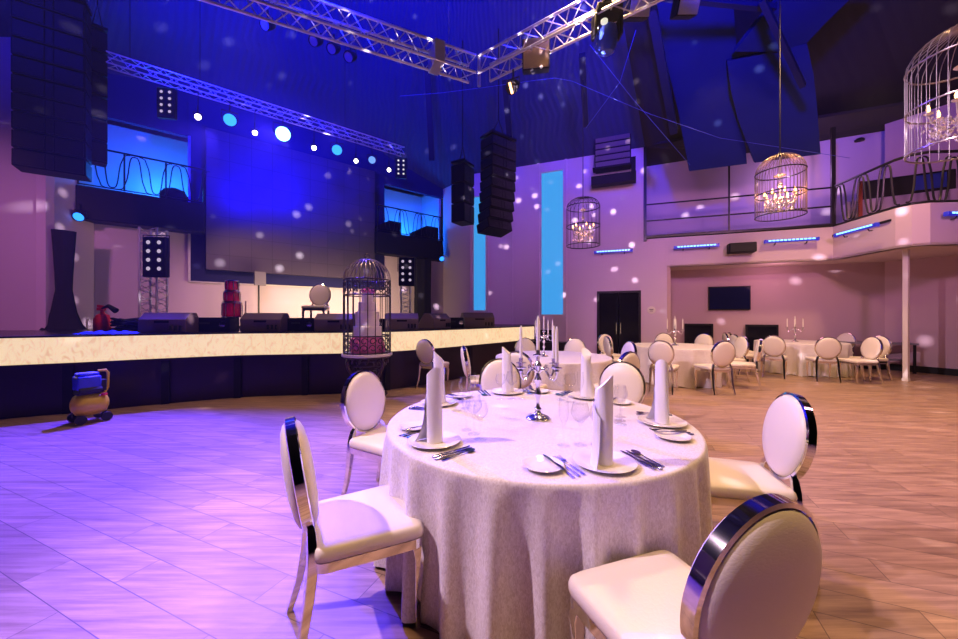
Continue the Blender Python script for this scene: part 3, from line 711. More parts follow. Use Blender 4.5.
for px, Y, ex, lb in ((773.5, 8.15, 14, 'oval chair seen from behind, below the second black board'), (828, 7.65, 0, 'oval chair seen from behind in the middle of the far table'),
                      (846, 9.45, 0, 'greyish oval back behind the far table, furthest along the wall'), (748, 9.5, 0, 'oval back in front of the second black board'),
                      (735, 8.75, -15, 'dim oval back partly hidden behind the chair facing the door table'), (726, 9.6, 0, 'narrow dim oval back beside the first black board')):
    chair_t(T4, px, Y, ex, lb, G[4])
chair_px(872, 7.62, 176, 'oval chair with blue-lit legs next to the white post, front one of two')
chair_px(880, 8.0, 184, 'oval chair next to the white post, rear one of two')
p = stage_pt(308, .95)[0]
CH.put(V((p.x, p.y+.25, SZ)), R(180+8), 'white oval chair standing on the stage behind the wedge monitors')
# dim table by the post
bt = thing('side_table', 'low dim side table against the wall behind the white post', 'side table', (9.95, 9.2, 0), R(-25))
MB().box((0, 0, .72), (1.5, .5, .04)).build('top', 'bar_wood', bt); MB().box((0, .1, .3), (1.3, .3, .03)).build('shelf', 'bar_wood', bt)
for x in (-.7, .7):
    for y in (-.2, .2): MB().box((x, y, .36), (.04, .04, .70)).build('leg', 'black', bt)

# ------------------------------------------------------------------ tables and cloths
def cloth_mesh(seed, nA=360, nZ=26, nf=29, amp=.052, flare=.010, Rt=.908):
    rnd = random.Random(seed); ph = [rnd.random()*6.28 for _ in range(6)]
    q_ = MB(); vs = []
    def fold(a): 
        s1 = math.sin(nf*a+ph[0]+1.2*math.sin(3*a+ph[3])); w = .75*(2*((1+s1)/2)**1.6-1)+.3*math.sin((nf*.5)//1*a+ph[1])+.2*math.sin(7*a+ph[2])
        return w
    prof = [(0, .757, 0), (.3, .757, 0), (.6, .757, 0), (.8, .757, 0), (Rt-.01, .757, 0), (Rt, .755, 0), (Rt+.008, .748, .0), (Rt+.011, .735, .02)]
    for k in range(1, nZ+1): t = k/nZ; prof.append((Rt+.011+flare*t, .735-.722*t, t**.55))
    for r_, z, t in prof:
        for k in range(nA):
            a = 2*PI*k/nA; f_ = fold(a); rr = r_+amp*f_*t; zz = z+(.010*math.sin(nf*a+1) if t > .98 else 0)
            vs.append((max(rr, .0005)*math.cos(a), max(rr, .0005)*math.sin(a), max(zz, .003)))
    m_ = len(prof); fs = [(i*nA+k, (i+1)*nA+k, (i+1)*nA+(k+1) % nA, i*nA+(k+1) % nA) for i in range(m_-1) for k in range(nA)]
    return q_.add(vs, fs)
def make_table():
    o = thing('round_table', 'x', 'table')
    MB().lathe([(.885, .725), (.89, .73), (.89, .748), (.885, .752)], n=64).build('tabletop', 'bar_wood', o)
    for k in range(4): a = R(45+90*k); MB().tube([(.45*math.cos(a), .45*math.sin(a), .725), (.6*math.cos(a), .6*math.sin(a), 0)], .016, 8).build('leg', 'blackmetal', o)
    return o
TB_ = Placer(make_table())
c1 = cloth_mesh(3).build('tablecloth', 'cloth', ang=80); tag(c1, 'x', 'tablecloth')
cf = cloth_mesh(5, 200, 12, 18, .05, .0, .90).build('tablecloth', 'cloth', ang=80); tag(cf, 'x', 'tablecloth')
TN = ['nearest table', 'second table', 'table beside the door', 'far table by the white post']
CF = Placer(cf)
for i, t in enumerate((T1, T2, T3, T4)):
    TB_.put(t, R(20*i), 'round folding table hidden under the cloth of the '+TN[i])
    if i == 0: c1.location = t; c1['label'] = 'white crushed-texture cloth falling in folds over the nearest table'
    else: CF.put(t, R(33*i), 'white cloth draped to the floor over the '+TN[i])

TT = .758
TS = ['nearest table', 'second table', 'door table', 'table by the white post']
# candelabra
def make_candelabra(rough=False):
    o = thing('candelabra', 'x', 'candelabra')
    MB().lathe([(.072, 0), (.075, .006), (.066, .014), (.05, .022), (.03, .03), (.02, .04), (.014, .055)], n=28).build('base', 'silver', o)
    pr = [(.012, .05), (.022, .062), (.012, .078), (.009, .10), (.012, .13), (.024, .155), (.013, .18), (.01, .20), (.018, .225), (.024, .245), (.014, .265), (.009, .29), (.014, .31), (.024, .33), (.018, .345), (.009, .36), (.012, .385), (.03, .395), (.032, .40), (.014, .405), (.013, .43), (.0, .43)]
    MB().lathe(pr, n=20).build('stem', 'silver', o)
    for k in range(4):
        a = R(38+90*k); d = V((math.cos(a), math.sin(a), 0))
        pts = [V((0, 0, .29))+d*x+V((0, 0, z)) for x, z in ((.01, 0), (.03, .018), (.055, .022), (.08, .0), (.10, -.028), (.125, -.035), (.145, -.015), (.15, .015))]
        am = MB().tube(pts, [.007, .007, .006, .006, .006, .006, .006, .007], 8).tube([V((0, 0, .29))+d*x+V((0, 0, z)) for x, z in ((.06, .02), (.07, .04), (.085, .035), (.08, .02))], .004, 6).build('arm', 'silver', o)
        MB().lathe([(.005, .30), (.014, .312), (.01, .322), (.032, .330), (.034, .335), (.012, .338), (.014, .365), (.012, .365)], (d.x*.15, d.y*.15, 0), 18).build('candle_cup', 'silver', am)
    return o
CD = Placer(make_candelabra())
def candle(loc, L_, label, grp):
    o = thing('candle', label, 'candle', loc, 0, grp)
    MB().lathe([(.0105, 0), (.0105, L_*.5), (.0085, L_*.9), (.004, L_*.99), (.001, L_)], n=12).build('wax', 'candle', o)
    MB().tube([(0, 0, L_-.003), (0, 0, L_+.010)], .0012, 5).build('wick', 'rubber', o); return o
cbase = on(538, 418.5, TT)
CPL = [V((cbase.x, cbase.y, TT)), V((1.03, 5.75, TT)), V((at(675, 1, T3.y).x, T3.y, TT)), V((at(795, 1, 9.1).x, 9.1, TT))]
for i, c in enumerate(CPL):
    CD.put(c, R((0, 15, 30, 8)[i]), 'ornate silver candelabra standing on the centre of the '+TS[i])
    rot = R((0, 15, 30, 8)[i])
    for k in range(5):
        if i == 0 and k == 2: continue
        if k == 4: pc, L_, w = V((0, 0, .43)), .215, 'centre candle'
        else: a = R(38+90*k)+rot; pc, L_, w = V((.15*math.cos(a), .15*math.sin(a), .34)), .24, ('candle on the rear door-side arm', 'candle on the rear stage-side arm', 'candle on the front stage-side arm', 'candle on the front door-side arm')[k]
        candle(c+pc, L_, f'ivory {w}, {TS[i]}', 'candles of the candelabra')

# place settings
def mk_plate(r0, name):
    return MB().lathe([(r0*.55, 0), (r0*.6, .002), (r0*.97, .014), (r0, .017), (r0*.985, .018), (r0*.66, .007), (r0*.6, .005), (.001, .005)], n=40)
plate = tag(mk_plate(.135, '').build('dinner_plate', 'plate'), 'x', 'plate'); bplate = tag(mk_plate(.088, '').build('bread_plate', 'plate'), 'x', 'plate')
def mk_fork(L_=.2):
    q_ = MB(); q_.tube([(0, -L_/2, .004), (0, -L_*.1, .005), (0, L_*.16, .007), (0, L_*.24, .008)], [.006, .004, .0025, .008], 6, sq=(.45, 1))
    for x in (-.008, -.0027, .0027, .008): q_.tube([(x, L_*.23, .008), (x, L_*.36, .007), (x*.95, L_*.5, .011)], .0014, 5)
    q_.box((0, L_*.24, .008), (.020, .012, .002)); return q_
def mk_knife(L_=.22):
    q_ = MB(); q_.tube([(0, -L_/2, .005), (0, -L_*.3, .006), (0, -L_*.02, .005)], [.007, .0085, .005], 8, sq=(.6, 1))
    q_.prism([(-.005, 0), (.006, 0), (.009, L_*.25), (.006, L_*.45), (-.002, L_*.5), (-.005, L_*.4)], .004, .0062); return q_
def mk_spoon(L_=.19):
    q_ = MB(); q_.tube([(0, -L_/2, .004), (0, 0, .005), (0, L_*.26, .008)], [.006, .0035, .003], 6, sq=(.45, 1)); q_.lathe([(.0, .003), (.012, .004), (.017, .008), (.0175, .009)], (0, L_*.37, 0), 16, 1, 1.5); return q_
fork = tag(mk_fork().build('fork', 'cutlery'), 'x', 'fork'); knife = tag(mk_knife().build('table_knife', 'cutlery'), 'x', 'knife')
spoon = tag(mk_spoon().build('spoon', 'cutlery'), 'x', 'spoon'); bknife = tag(mk_knife(.17).build('butter_knife', 'cutlery'), 'x', 'knife')
def glass_mb(hb, rb, rr, hs, rs=.034):
    """stem height hs, bowl height hb, widest radius rb, rim radius rr"""
    q_ = MB(); pr = [(rs, 0), (rs, .002), (.012, .006), (.0042, .012), (.0038, hs-.012), (.008, hs)]
    for k in range(1, 9):
        t = k/8; r_ = rb*math.sin(min(1, t*1.9)*PI/2) if t < .53 else rb+(rr-rb)*((t-.53)/.47)**1.3
        pr.append((r_, hs+hb*t))
    pr2 = [(r_-.0012, z) for r_, z in pr[:5:-1]]
    return q_.lathe(pr+pr2+[(.001, hs+.004)], n=24)
gl_w = tag(glass_mb(.10, .040, .031, .095).build('wine_glass', 'glass', ang=80), 'x', 'wine glass')
gl_b = tag(glass_mb(.115, .046, .034, .10).build('wine_glass', 'glass', ang=80), 'x', 'wine glass')
gl_f = tag(glass_mb(.145, .026, .022, .09, .032).build('champagne_flute', 'glass', ang=80), 'x', 'champagne flute')
def mk_napkin():
    o = thing('folded_napkin', 'x', 'napkin'); q_ = MB(); n = 36; vs = []
    prof = [(0, 1.0), (.06, 1.0), (.16, .99), (.26, .97), (.33, .95)]
    for j in range(12):
        t = j/11
        for k in range(n):
            a = 2*PI*k/n; r_ = .041*(1-.08*t)+.003*math.sin(3*a+t*2.2); top = .31+.07*((1+math.cos(a+.6))/2)**1.1
            vs.append((r_*math.cos(a), r_*math.sin(a)*.92, t*top))
    vs.append((.008, -.006, .335)); fs = [(j*n+k, j*n+(k+1) % n, (j+1)*n+(k+1) % n, (j+1)*n+k) for j in range(11) for k in range(n)]
    fs += [(11*n+k, 11*n+(k+1) % n, 12*n) for k in range(n)]
    q_.add(vs, fs).build('rolled_body', 'napkin', o, ang=70)
    q_ = MB(); vs = []; m_ = 12   # wrapped flap with a flared foot, a thin double surface
    for sd_ in (0, .0025):
        for j in range(m_):
            t = j/(m_-1)
            for k in range(10):
                s_ = k/9; a = R(150+70*s_); fl = (1-t)**2.5*.05*s_; rr = .044+.002*s_+fl+sd_
                vs.append((rr*math.cos(a), rr*math.sin(a), .002+t*(.20+.07*(1-s_))))
    N_ = m_*10; fs = [(j*10+k, j*10+k+1, (j+1)*10+k+1, (j+1)*10+k) for j in range(m_-1) for k in range(9)]; fs += [tuple(N_+i for i in f[::-1]) for f in fs]
    q_.add(vs, fs).build('outer_flap', 'napkin', o, ang=70)
    return o
NP, PP, BP = Placer(mk_napkin()), Placer(plate), Placer(bplate)
FK, KN, SN, BK = Placer(fork), Placer(knife), Placer(spoon), Placer(bknife)
GW, GB, GF = Placer(gl_w), Placer(gl_b), Placer(gl_f)
SET = [(284, 'setting by the closest chair', 0), (217.8, 'setting by the edge-on chair', 20), (151.7, 'setting by the stage-side chair', -20), (100, 'setting behind the candelabra', 10), (49.5, 'setting by the cream chair across', -15), (350, 'setting by the open-floor chair', 190)]
for ang_, nm, nr in SET:
    a = R(ang_); c = T1+V((math.cos(a), math.sin(a), 0))*.745; c.z = TT; rz = a+PI/2; m_ = Matrix.Translation(c) @ Matrix.Rotation(rz, 4, 'Z')
    def W_(x, y, z=0): return m_ @ V((x, y, z))
    PP.put(W_(0, 0), rz, 'white dinner plate under the napkin at the '+nm)
    NP.put(W_(0, 0, .006), rz+R(nr), 'tall rolled white napkin standing at the '+nm)
    BP.put(W_(-.272, .03), rz, 'small white bread plate at the '+nm)
    BK.put(W_(-.225, .03, .015), rz+R(6), 'butter knife lying on the bread plate at the '+nm)
    for k, w in enumerate(('outer', 'middle', 'inner')): FK.put(W_(-.200+.024*k, .0+.008*k), rz+R(2+2*k), f'silver fork, {w} one of three at the '+nm, 'forks at the '+nm)
    for k, w in enumerate(('inner', 'outer')): KN.put(W_(.165+.026*k, .0-.006*k), rz+R(3), f'silver table knife, {w} one of two at the '+nm, 'knives at the '+nm)
    SN.put(W_(.218, .0), rz+R(4), 'silver spoon outside the knives at the '+nm)
    GB.put(W_(.02, .235), rz, 'large empty wine glass at the '+nm); GW.put(W_(.105, .215), rz, 'smaller empty wine glass at the '+nm); GF.put(W_(-.065, .245), rz, 'empty champagne flute at the '+nm)

# ------------------------------------------------------------------ cake cage in front of the stage
cg = V((-1.85, 6.0, 0)); ZP = .77
sd_ = thing('iron_stand', 'black wrought-iron stand with scrolled legs in front of the stage', 'stand', cg, R(10))
MB().tube([(.36*math.cos(a), .36*math.sin(a), ZP-.04) for a in [2*PI*k/32 for k in range(32)]], .014, 6, True).tube([(.30*math.cos(a), .30*math.sin(a), ZP-.17) for a in [2*PI*k/32 for k in range(32)]], .012, 6, True).build('ring', 'iron', sd_)
for k in range(4):
    a = R(45+90*k); d = V((math.cos(a), math.sin(a), 0)); Z = V((0, 0, 1))
    MB().tube([d*x+Z*z for x, z in ((.36, .73), (.39, .66), (.36, .56), (.28, .44), (.20, .32), (.20, .2), (.27, .08), (.36, .025), (.40, .05), (.385, .09))], .024, 8).build('leg', 'iron', sd_)
    s_ = MB()
    for zc, rr, xc in ((.60, .06, .27), (.47, .05, .18), (.16, .045, .27)):
        s_.tube([d*(xc+rr*(1-t*.12)*math.cos(t*1.1))+Z*(zc+rr*(1-t*.12)*math.sin(t*1.1)) for t in range(8)], .014, 6)
    s_.build('scroll', 'iron', sd_)
a_ = MB()
for k in range(16): a = 2*PI*k/16; a_.tube([(.33*math.cos(a+t*.06), .33*math.sin(a+t*.06), ZP-.05-.05*(1+math.sin(t*1.3))) for t in range(5)], .012, 5)
a_.build('scroll_band', 'iron', sd_)
tag(MB().lathe([(.395, ZP-.025), (.405, ZP-.018), (.405, ZP+.012), (.395, ZP+.02), (.0, ZP+.02)], n=48).build('round_tray', 'post', loc=cg), 'pale round tray on the iron stand under the cake cage', 'tray')
cage = thing('bird_cage', 'tall dark wire cage with a domed top around the tiered cake', 'bird cage', cg+V((0, 0, ZP+.021)), 0)
rc = .375; zs = [0.015, .285, .95, 1.20]
q_ = MB()
for z in zs: MB().tube([(rc*math.cos(a), rc*math.sin(a), z) for a in [2*PI*k/40 for k in range(40)]], .011, 6, True).build('hoop', 'iron', cage)
q_ = MB()
for k in range(20): a = 2*PI*k/20; q_.tube([(rc*math.cos(a), rc*math.sin(a), 0), (rc*math.cos(a), rc*math.sin(a), 1.20)], .0075, 6)
q_.build('bars', 'iron', cage)
q_ = MB()
for k in range(28):
    a = 2*PI*k/28; q_.tube([(rc*math.cos(t)*math.cos(a), rc*math.cos(t)*math.sin(a), 1.2+.355*math.sin(t)) for t in [i*PI/2/9*.985 for i in range(10)]], .005, 5)
q_.build('dome', 'whitecage', cage)
MB().tube([(.04*math.cos(a), 0, 1.60+.04*math.sin(a)) for a in [2*PI*k/14 for k in range(14)]], .008, 6, True).ball((0, 0, 1.56), .022).build('top_ring', 'iron', cage)
for z0_, z1_, nm in ((.02, .28, 'lower_scroll_band'), (.96, 1.19, 'upper_scroll_band')):
    q_ = MB()
    for k in range(18):
        a0 = 2*PI*k/18; zc = (z0_+z1_)/2; hh = (z1_-z0_)/2
        for sgn in (-1, 1):
            pts = []
            for t in range(12):
                u_ = t*.55; rr = hh*.52*(1-t*.055); aa = a0+sgn*(rr*math.cos(u_))/rc*.9; pts.append((rc*math.cos(aa), rc*math.sin(aa), zc+sgn*(hh*.42)+rr*math.sin(u_)*.9))
            q_.tube(pts, .0085, 5)
    q_.build(nm, 'iron', cage)
ck = thing('tiered_cake', 'four-tier pale lilac cake topped with pink flowers inside the cage', 'cake', cg+V((0, 0, ZP+.022)), 0)
zc = .27
MB().lathe([(.26, .0), (.26, .23), (.24, .26)], n=32).build('flower_drum', 'pink', ck)
for rr, hh in ((.235, .17), (.19, .24), (.145, .16), (.09, .15)):
    MB().lathe([(rr, zc), (rr, zc+hh-.01), (rr-.01, zc+hh), (0, zc+hh)], n=36).build('tier', 'cake', ck); zc += hh
q_ = MB()
for k in range(26):
    a = random.random()*6.28; rr = .10*math.sqrt(random.random()); q_.ball((rr*math.cos(a), rr*math.sin(a), zc+.025+.04*(1-rr/.1)+random.uniform(-.01, .01)), random.uniform(.022, .034), 8)
q_.build('flowers', 'pink', ck, kind='stuff')
q_ = MB()
for k in range(90):
    a = random.random()*6.28; z = random.uniform(.02, .25); q_.ball((.262*math.cos(a), .262*math.sin(a), z), random.uniform(.02, .033), 8)
q_.build('base_flowers', 'pink', ck, kind='stuff')

# ------------------------------------------------------------------ air compressor
cm = thing('air_compressor', 'yellow tank air compressor with a blue motor on small black wheels by the stage', 'compressor', (-5.16, 4.80, 0), R(62)); cm.scale = (.9, .9, .95)
q_ = MB(Matrix.Translation((0, 0, .25)) @ Matrix.Rotation(R(90), 4, 'Y')); Lt = .20
q_.lathe([(.0, -Lt), (.07, -Lt+.01), (.13, -Lt+.04), (.158, -Lt+.10), (.158, -.05), (.158, .05), (.158, Lt-.10), (.13, Lt-.04), (.07, Lt-.01), (0, Lt)], n=28).build('tank', 'yellow', cm, ang=60)
MB().box((-.03, 0, .55), (.25, .23, .19)).box((-.03, 0, .665), (.22, .18, .05)).build('motor_housing', 'bluep', cm, .02)
MB().box((-.03, 0, .42), (.24, .17, .06)).tube([(-.14, -.1, .45), (.1, -.1, .45)], .045, 10).box((.12, -.02, .5), (.08, .12, .16)).build('pump', 'rubber', cm, .01)
MB().tube([(.15, 0, .36), (.19, 0, .45), (.195, 0, .66), (.17, 0, .70), (.08, 0, .70)], .018, 8).build('handle', 'yellow', cm)
MB().lathe([(.035, 0), (.035, .03)], (.12, -.12, .36), 12).build('regulator', 'redx', cm)
for x in (-.13, .14):
    for y in (-.15, .15): q_ = MB(Matrix.Translation((x, y, .065)) @ Matrix.Rotation(R(90), 4, 'X')); q_.lathe([(.03, -.02), (.062, -.018), (.065, 0), (.062, .018), (.03, .02)], n=16).build('wheel', 'rubber', cm)
MB().box((-.13, 0, .10), (.03, .3, .03)).box((.14, 0, .10), (.03, .3, .03)).box((-.13, 0, .13), (.1, .06, .07)).box((.14, 0, .13), (.06, .06, .07)).build('axle_bracket', 'rubber', cm)

# ------------------------------------------------------------------ hanging cage chandeliers
def cage_lamp(c, rad, hgt, label, m_bar, m_ring, nb, dome, cord_top, bulbs_n=6, rot=0, thick=1.):
    o = thing('cage_chandelier', label, 'chandelier', c, R(rot)); c0 = V((0, 0, 0))   # origin at the bottom centre of the cage
    bh = hgt-dome; q_ = MB()
    for z in (0, bh*.5, bh): MB().tube([(rad*math.cos(a), rad*math.sin(a), z) for a in [2*PI*k/36 for k in range(36)]], .010*thick, 6, True).build('hoop', m_ring, o)
    q_ = MB()
    for k in range(nb):
        a = 2*PI*k/nb; pts = [(rad*math.cos(a), rad*math.sin(a), 0), (rad*math.cos(a), rad*math.sin(a), bh)]+[(rad*math.cos(t)*math.cos(a), rad*math.cos(t)*math.sin(a), bh+dome*math.sin(t)) for t in [i*PI/2/6*.97 for i in range(1, 7)]]
        q_.tube(pts, .0042*thick, 5)
    q_.build('bars', m_bar, o)
    MB().ball((0, 0, hgt), .03).tube([(0, 0, hgt), (0, 0, cord_top)], .008, 6).build('suspension_rod', 'blackmetal', o)
    MB().tube([(0, 0, hgt), (0, 0, bh*.35)], .008, 6).ball((0, 0, bh*.72), .035).ball((0, 0, bh*.35), .045).lathe([(.03, bh*.9), (.07, bh*.93), (.03, bh*.97)], n=16).build('centre_stem', 'crystal', o)
    for k in range(bulbs_n):
        a = 2*PI*k/bulbs_n+.4; d = V((math.cos(a), math.sin(a), 0)); Z = V((0, 0, 1)); r1 = rad*.62
        am = MB().tube([d*(r1*x)+Z*(bh*z) for x, z in ((.05, .42), (.3, .30), (.6, .27), (.9, .34), (1., .45))], .007, 6).lathe([(.008, bh*.44), (.03, bh*.46), (.03, bh*.47)], (d.x*r1, d.y*r1, 0), 12).build('arm', 'crystal', o)
        MB().lathe([(.004, bh*.47), (.012, bh*.47+.02), (.013, bh*.47+.035), (.004, bh*.47+.07)], (d.x*r1, d.y*r1, 0), 10).build('bulb', 'bulb', am)
    q_ = MB()
    for k in range(130):
        a = random.random()*6.28; rr = rad*.68*math.sqrt(random.random()); z = bh*random.uniform(.10, .38)+bh*.05*(1-rr/rad); s_ = random.uniform(.012, .022)
        q_.lathe([(0, -s_*1.6), (s_*.7, -s_*.2), (s_*.5, s_*.5), (0, s_)], (rr*math.cos(a), rr*math.sin(a), z), 6)
    q_.build('crystals', 'crystal', o, kind='stuff')
    return o
c = at(583, 247, 7.4); cage_lamp((c.x, 7.4, c.z+.03), .33, .98, 'small dark wire cage chandelier hanging beside the tall cyan strip', 'blackmetal', 'blackmetal', 22, .20, 3.4, rot=10)
c = at(780, 216, 4.85); cage_lamp((c.x, 4.85, c.z), .27, .82, 'gold-lit wire cage chandelier full of crystals in front of the straight balcony rail', 'bronze', 'blackmetal', 40, .24, 6.0, 8, thick=.8)
c = at(967, 146, 2.95); cage_lamp((c.x, 2.95, c.z), .33, .98, 'large pale wire cage chandelier cut off by the picture edge', 'whitecage', 'whitecage', 34, .27, 6.0, 6, thick=.75)

# ------------------------------------------------------------------ LED bars, small speaker, wall hardware
def led_bar(pa, pb, label, nled=12, outn=None):
    pa = V(pa); pb = V(pb); L_ = (pb-pa).length; mid = (pa+pb)/2
    o = thing('led_bar', label, 'wall light', mid, math.atan2((pb-pa).y, (pb-pa).x), 'LED bars on the wall')
    q_ = MB(); q_.box((0, .0, 0), (L_, .07, .075)).box((-L_/2, 0, 0), (.04, .09, .09)).box((L_/2, 0, 0), (.04, .09, .09)).build('casing', 'ledcase', o, .01)
    q_ = MB()
    for k in range(nled): q_.box(((k+.5)/nled*L_*.9-L_*.45, -.038, .012), (L_*.9/nled*.72, .012, .032))
    q_.build('led_lenses', 'ledblue', o)
    MB().tube([(-L_*.3, 0, -.04), (-L_*.3, .03, -.09), (-L_*.3, .09, -.08)], .012, 6).tube([(L_*.3, 0, -.04), (L_*.3, .03, -.09), (L_*.3, .09, -.08)], .012, 6).build('bracket', 'blackmetal', o)
    return o
def onL(px, py, out): p = Lp(px)+nn*out; q_ = (px-CX)/F; P = Lp(px)+nn*out; return V((P.x, P.y, H+(HY-py)/F*P.y))
led_bar(onL(595, 251.8, .14), onL(632, 251, .14), 'blue LED bar below the small cage chandelier')
led_bar(onL(674, 247.3, .16), onL(717, 245.6, .16), 'blue LED bar above the screen recess')
def onF(px, py, i, out=.12):
    a_, b_ = V((*Fp[i], 0)), V((*Fp[i+1], 0)); d = (b_-a_).normalized(); n_ = V((d.y, -d.x, 0)); a2 = a_+n_*out; q_ = (px-CX)/F; t = (q_*a2.y-a2.x)/(d.x-q_*d.y); p = a2+d*t
    return V((p.x, p.y, H+(HY-py)/F*p.y))
led_bar(onF(765, 242, 1), onF(818, 238.6, 1), 'blue LED bar between the small wall speaker and the balcony corner')
led_bar(onF(838, 236, 3, .12)+V((-.05, 0, 0)), onF(879, 224, 3, .12)+V((-.05, 0, 0)), 'slanting blue LED bar on the angled balcony front')
led_bar(V((9.15, 7.08, 3.40)), V((10.2, 7.12, 3.40)), 'blue LED bar on the balcony front nearest the camera')
ss = thing('wall_speaker', 'small black speaker on the balcony front between two LED bars', 'loudspeaker', onF(741.5, 248, 1, .16), math.atan2(-.84, 2.29))
MB().box((0, 0, 0), (.62, .26, .26)).build('cabinet', 'darkbox', ss, .02); MB().box((0, -.135, 0), (.56, .012, .21)).build('grille', 'grille', ss)
# blue wash lamps on the stage balconies
for px, py, lb in ((78, 217, 'bright blue wash lamp on the underside of the balcony near the tall speaker array'), (442, 259, 'bright blue wash lamp on the balcony corner beside the narrow curtain')):
    off = .55; t = Wpx(px, off); p = Wt(t, off); z = H+(HY-py)/F*p.y
    par(V((p.x, p.y, z)), V((.45, -1, -.55)), 'parblue', lb, .10, 'wash_lamp', L_=.18)
# black line array block with bracket over the wall
ws = thing('hanging_speaker', 'dark slatted speaker block on a bracket hanging high above the door', 'loudspeaker', onL(613, 165, .45), LR)
q_ = MB()
q_.box((0, .1, .46), (1.0, .4, 1.1)).build('cabinet', 'darkbox', ws, .02)
q_ = MB()
for k in range(6): q_.box((0, -.11, .02+k*.18), (.94, .02, .13))
q_.build('slats', 'monitor', ws)
MB().box((.02, 0, -.44), (1.22, .3, .26)).box((.56, 0, -.2), (.12, .3, .6)).box((0, 0, -.08), (1.1, .3, .05)).build('bracket', 'black', ws)

# TV and black boards in the recess
Bd = (B1-B0).normalized(); Bn = V((Bd.y, -Bd.x, 0)); BR = math.atan2(Bd.y, Bd.x)
def onB(px, py, out=.05): P = B0+Bn*out; q_ = (px-CX)/F; t = (q_*P.y-P.x)/(Bd.x-q_*Bd.y); p = P+Bd*t; return V((p.x, p.y, H+(HY-py)/F*p.y))
a_, b_ = onB(708.5, 308), onB(750.5, 288); mid = (a_+b_)/2
tv = thing('television', 'wall-mounted dark blue television in the recess', 'television', mid, BR); w_ = (V((b_.x, b_.y, 0))-V((a_.x, a_.y, 0))).length
MB().box((0, .0, 0), (w_, .05, .70)).build('casing', 'black', tv, .006); MB().box((0, -.028, 0), (w_-.05, .006, .64)).build('screen', 'tv', tv)
for x0, x1, yt, lb in ((684.5, 713, 323.5, 'black upright board leaning at the recess wall under the television'), (745.5, 778, 324.5, 'black upright board at the recess wall behind the far table chairs')):
    a_, b_ = onB(x0, yt, .1), onB(x1, yt, .1); mid = (a_+b_)/2; w_ = (b_-a_).length
    bo = thing('black_board', lb, 'board', (mid.x, mid.y, 0), BR); MB().box((0, 0, a_.z/2), (w_, .06, a_.z)).build('panel', 'blackgloss', bo); 
    MB().box((0, -.035, a_.z-.03), (w_, .02, .05)).box((-w_/2+.02, -.035, a_.z/2), (.04, .02, a_.z)).box((w_/2-.02, -.035, a_.z/2), (.04, .02, a_.z)).build('edge_frame', 'black', bo)
# white post
pp = on(906, 381.3)
po = thing('support_column', 'slim white column under the rounded balcony corner', 'column', (pp.x, pp.y, 0), R(20)); po['kind'] = 'structure'
MB().box((0, 0, 1.41), (.085, .085, 2.82)).build('shaft', 'post', po, .01); MB().box((0, 0, .03), (.10, .10, .06)).build('foot', 'post', po, .005)

# ------------------------------------------------------------------ balcony railings upstairs
sr = thing('straight_railing', 'plain black railing of two bars and tall posts across the balcony opening', 'railing', (0, 0, 0))
def Fl(px, out=-.06): p = onF(px, 200, 1 if px > 720 else 0, out); return V((p.x, p.y, 0))
ra = MB(); e0 = Lp(645)+nn*.02; e0.z = 0; mids = [e0, Fl(729), Fl(833)]
for z, r_ in ((3.72, .05), (4.20, .022), (4.68, .022)):
    ra.tube([m_+V((0, 0, z)) for m_ in mids], r_, 6)
ra.build('bars', 'blackmetal', sr)
for m_, zt, w_ in ((mids[0], 6.38, .08), (mids[1], 5.6, .04), (mids[2], 6.2, .08)): MB().box((m_.x, m_.y, (3.6+zt)/2), (w_, w_, zt-3.6), LR).build('post', 'blackmetal', sr)
cr_ = thing('scrolled_railing', 'black wrought-iron railing with looping bars around the rounded balcony corner', 'railing', (0, 0, 0))
RP = [(x+.06, y+.06) for x, y in Fp[2:]]
q_ = MB()
for z, r_ in ((3.70, .03), (4.70, .03)): q_.tube([(x, y, z) for x, y in RP], r_, 6)
q_.build('handrail', 'blackmetal', cr_)
q_ = MB(); iron_wave(q_, (RP[0][0], RP[0][1], 0), (RP[2][0], RP[2][1], 0), 3.70, 4.70, .30, .018); q_.build('loops', 'blackmetal', cr_)
q_ = MB(); iron_wave(q_, (RP[3][0], RP[3][1], 0), (RP[6][0], RP[6][1], 0), 3.70, 4.70, .32, .018); q_.build('loops', 'blackmetal', cr_)
bc = thing('balcony_counter', 'dark console with an orange strap and bluish screen behind the scrolled railing', 'console', (10.1, 8.7, 3.46), R(-32))
MB().box((0, 0, .45), (1.9, .4, .7)).build('body', 'wall', bc, .02); MB().box((.1, -.05, 1.02), (1.5, .12, .5)).build('screen_case', 'black', bc, .02)
MB().box((.45, -.12, 1.05), (.5, .01, .34)).build('screen', 'bluep', bc); MB().box((-.72, -.22, .75), (.07, .03, 1.0)).build('strap', 'orange', bc)
for px, py in ((789, 141), (855, 142)):
    p = at(px, py, 10.3 if px < 800 else 9.9)
sp1 = at(855, 143, 9.95)
tag(MB().lathe([(.10, 0), (.10, .04), (.06, .07)], n=18).build('ceiling_spot', 'black', loc=(sp1.x, sp1.y-.12, sp1.z)), 'small round black lamp high on the balcony wall', 'lamp')

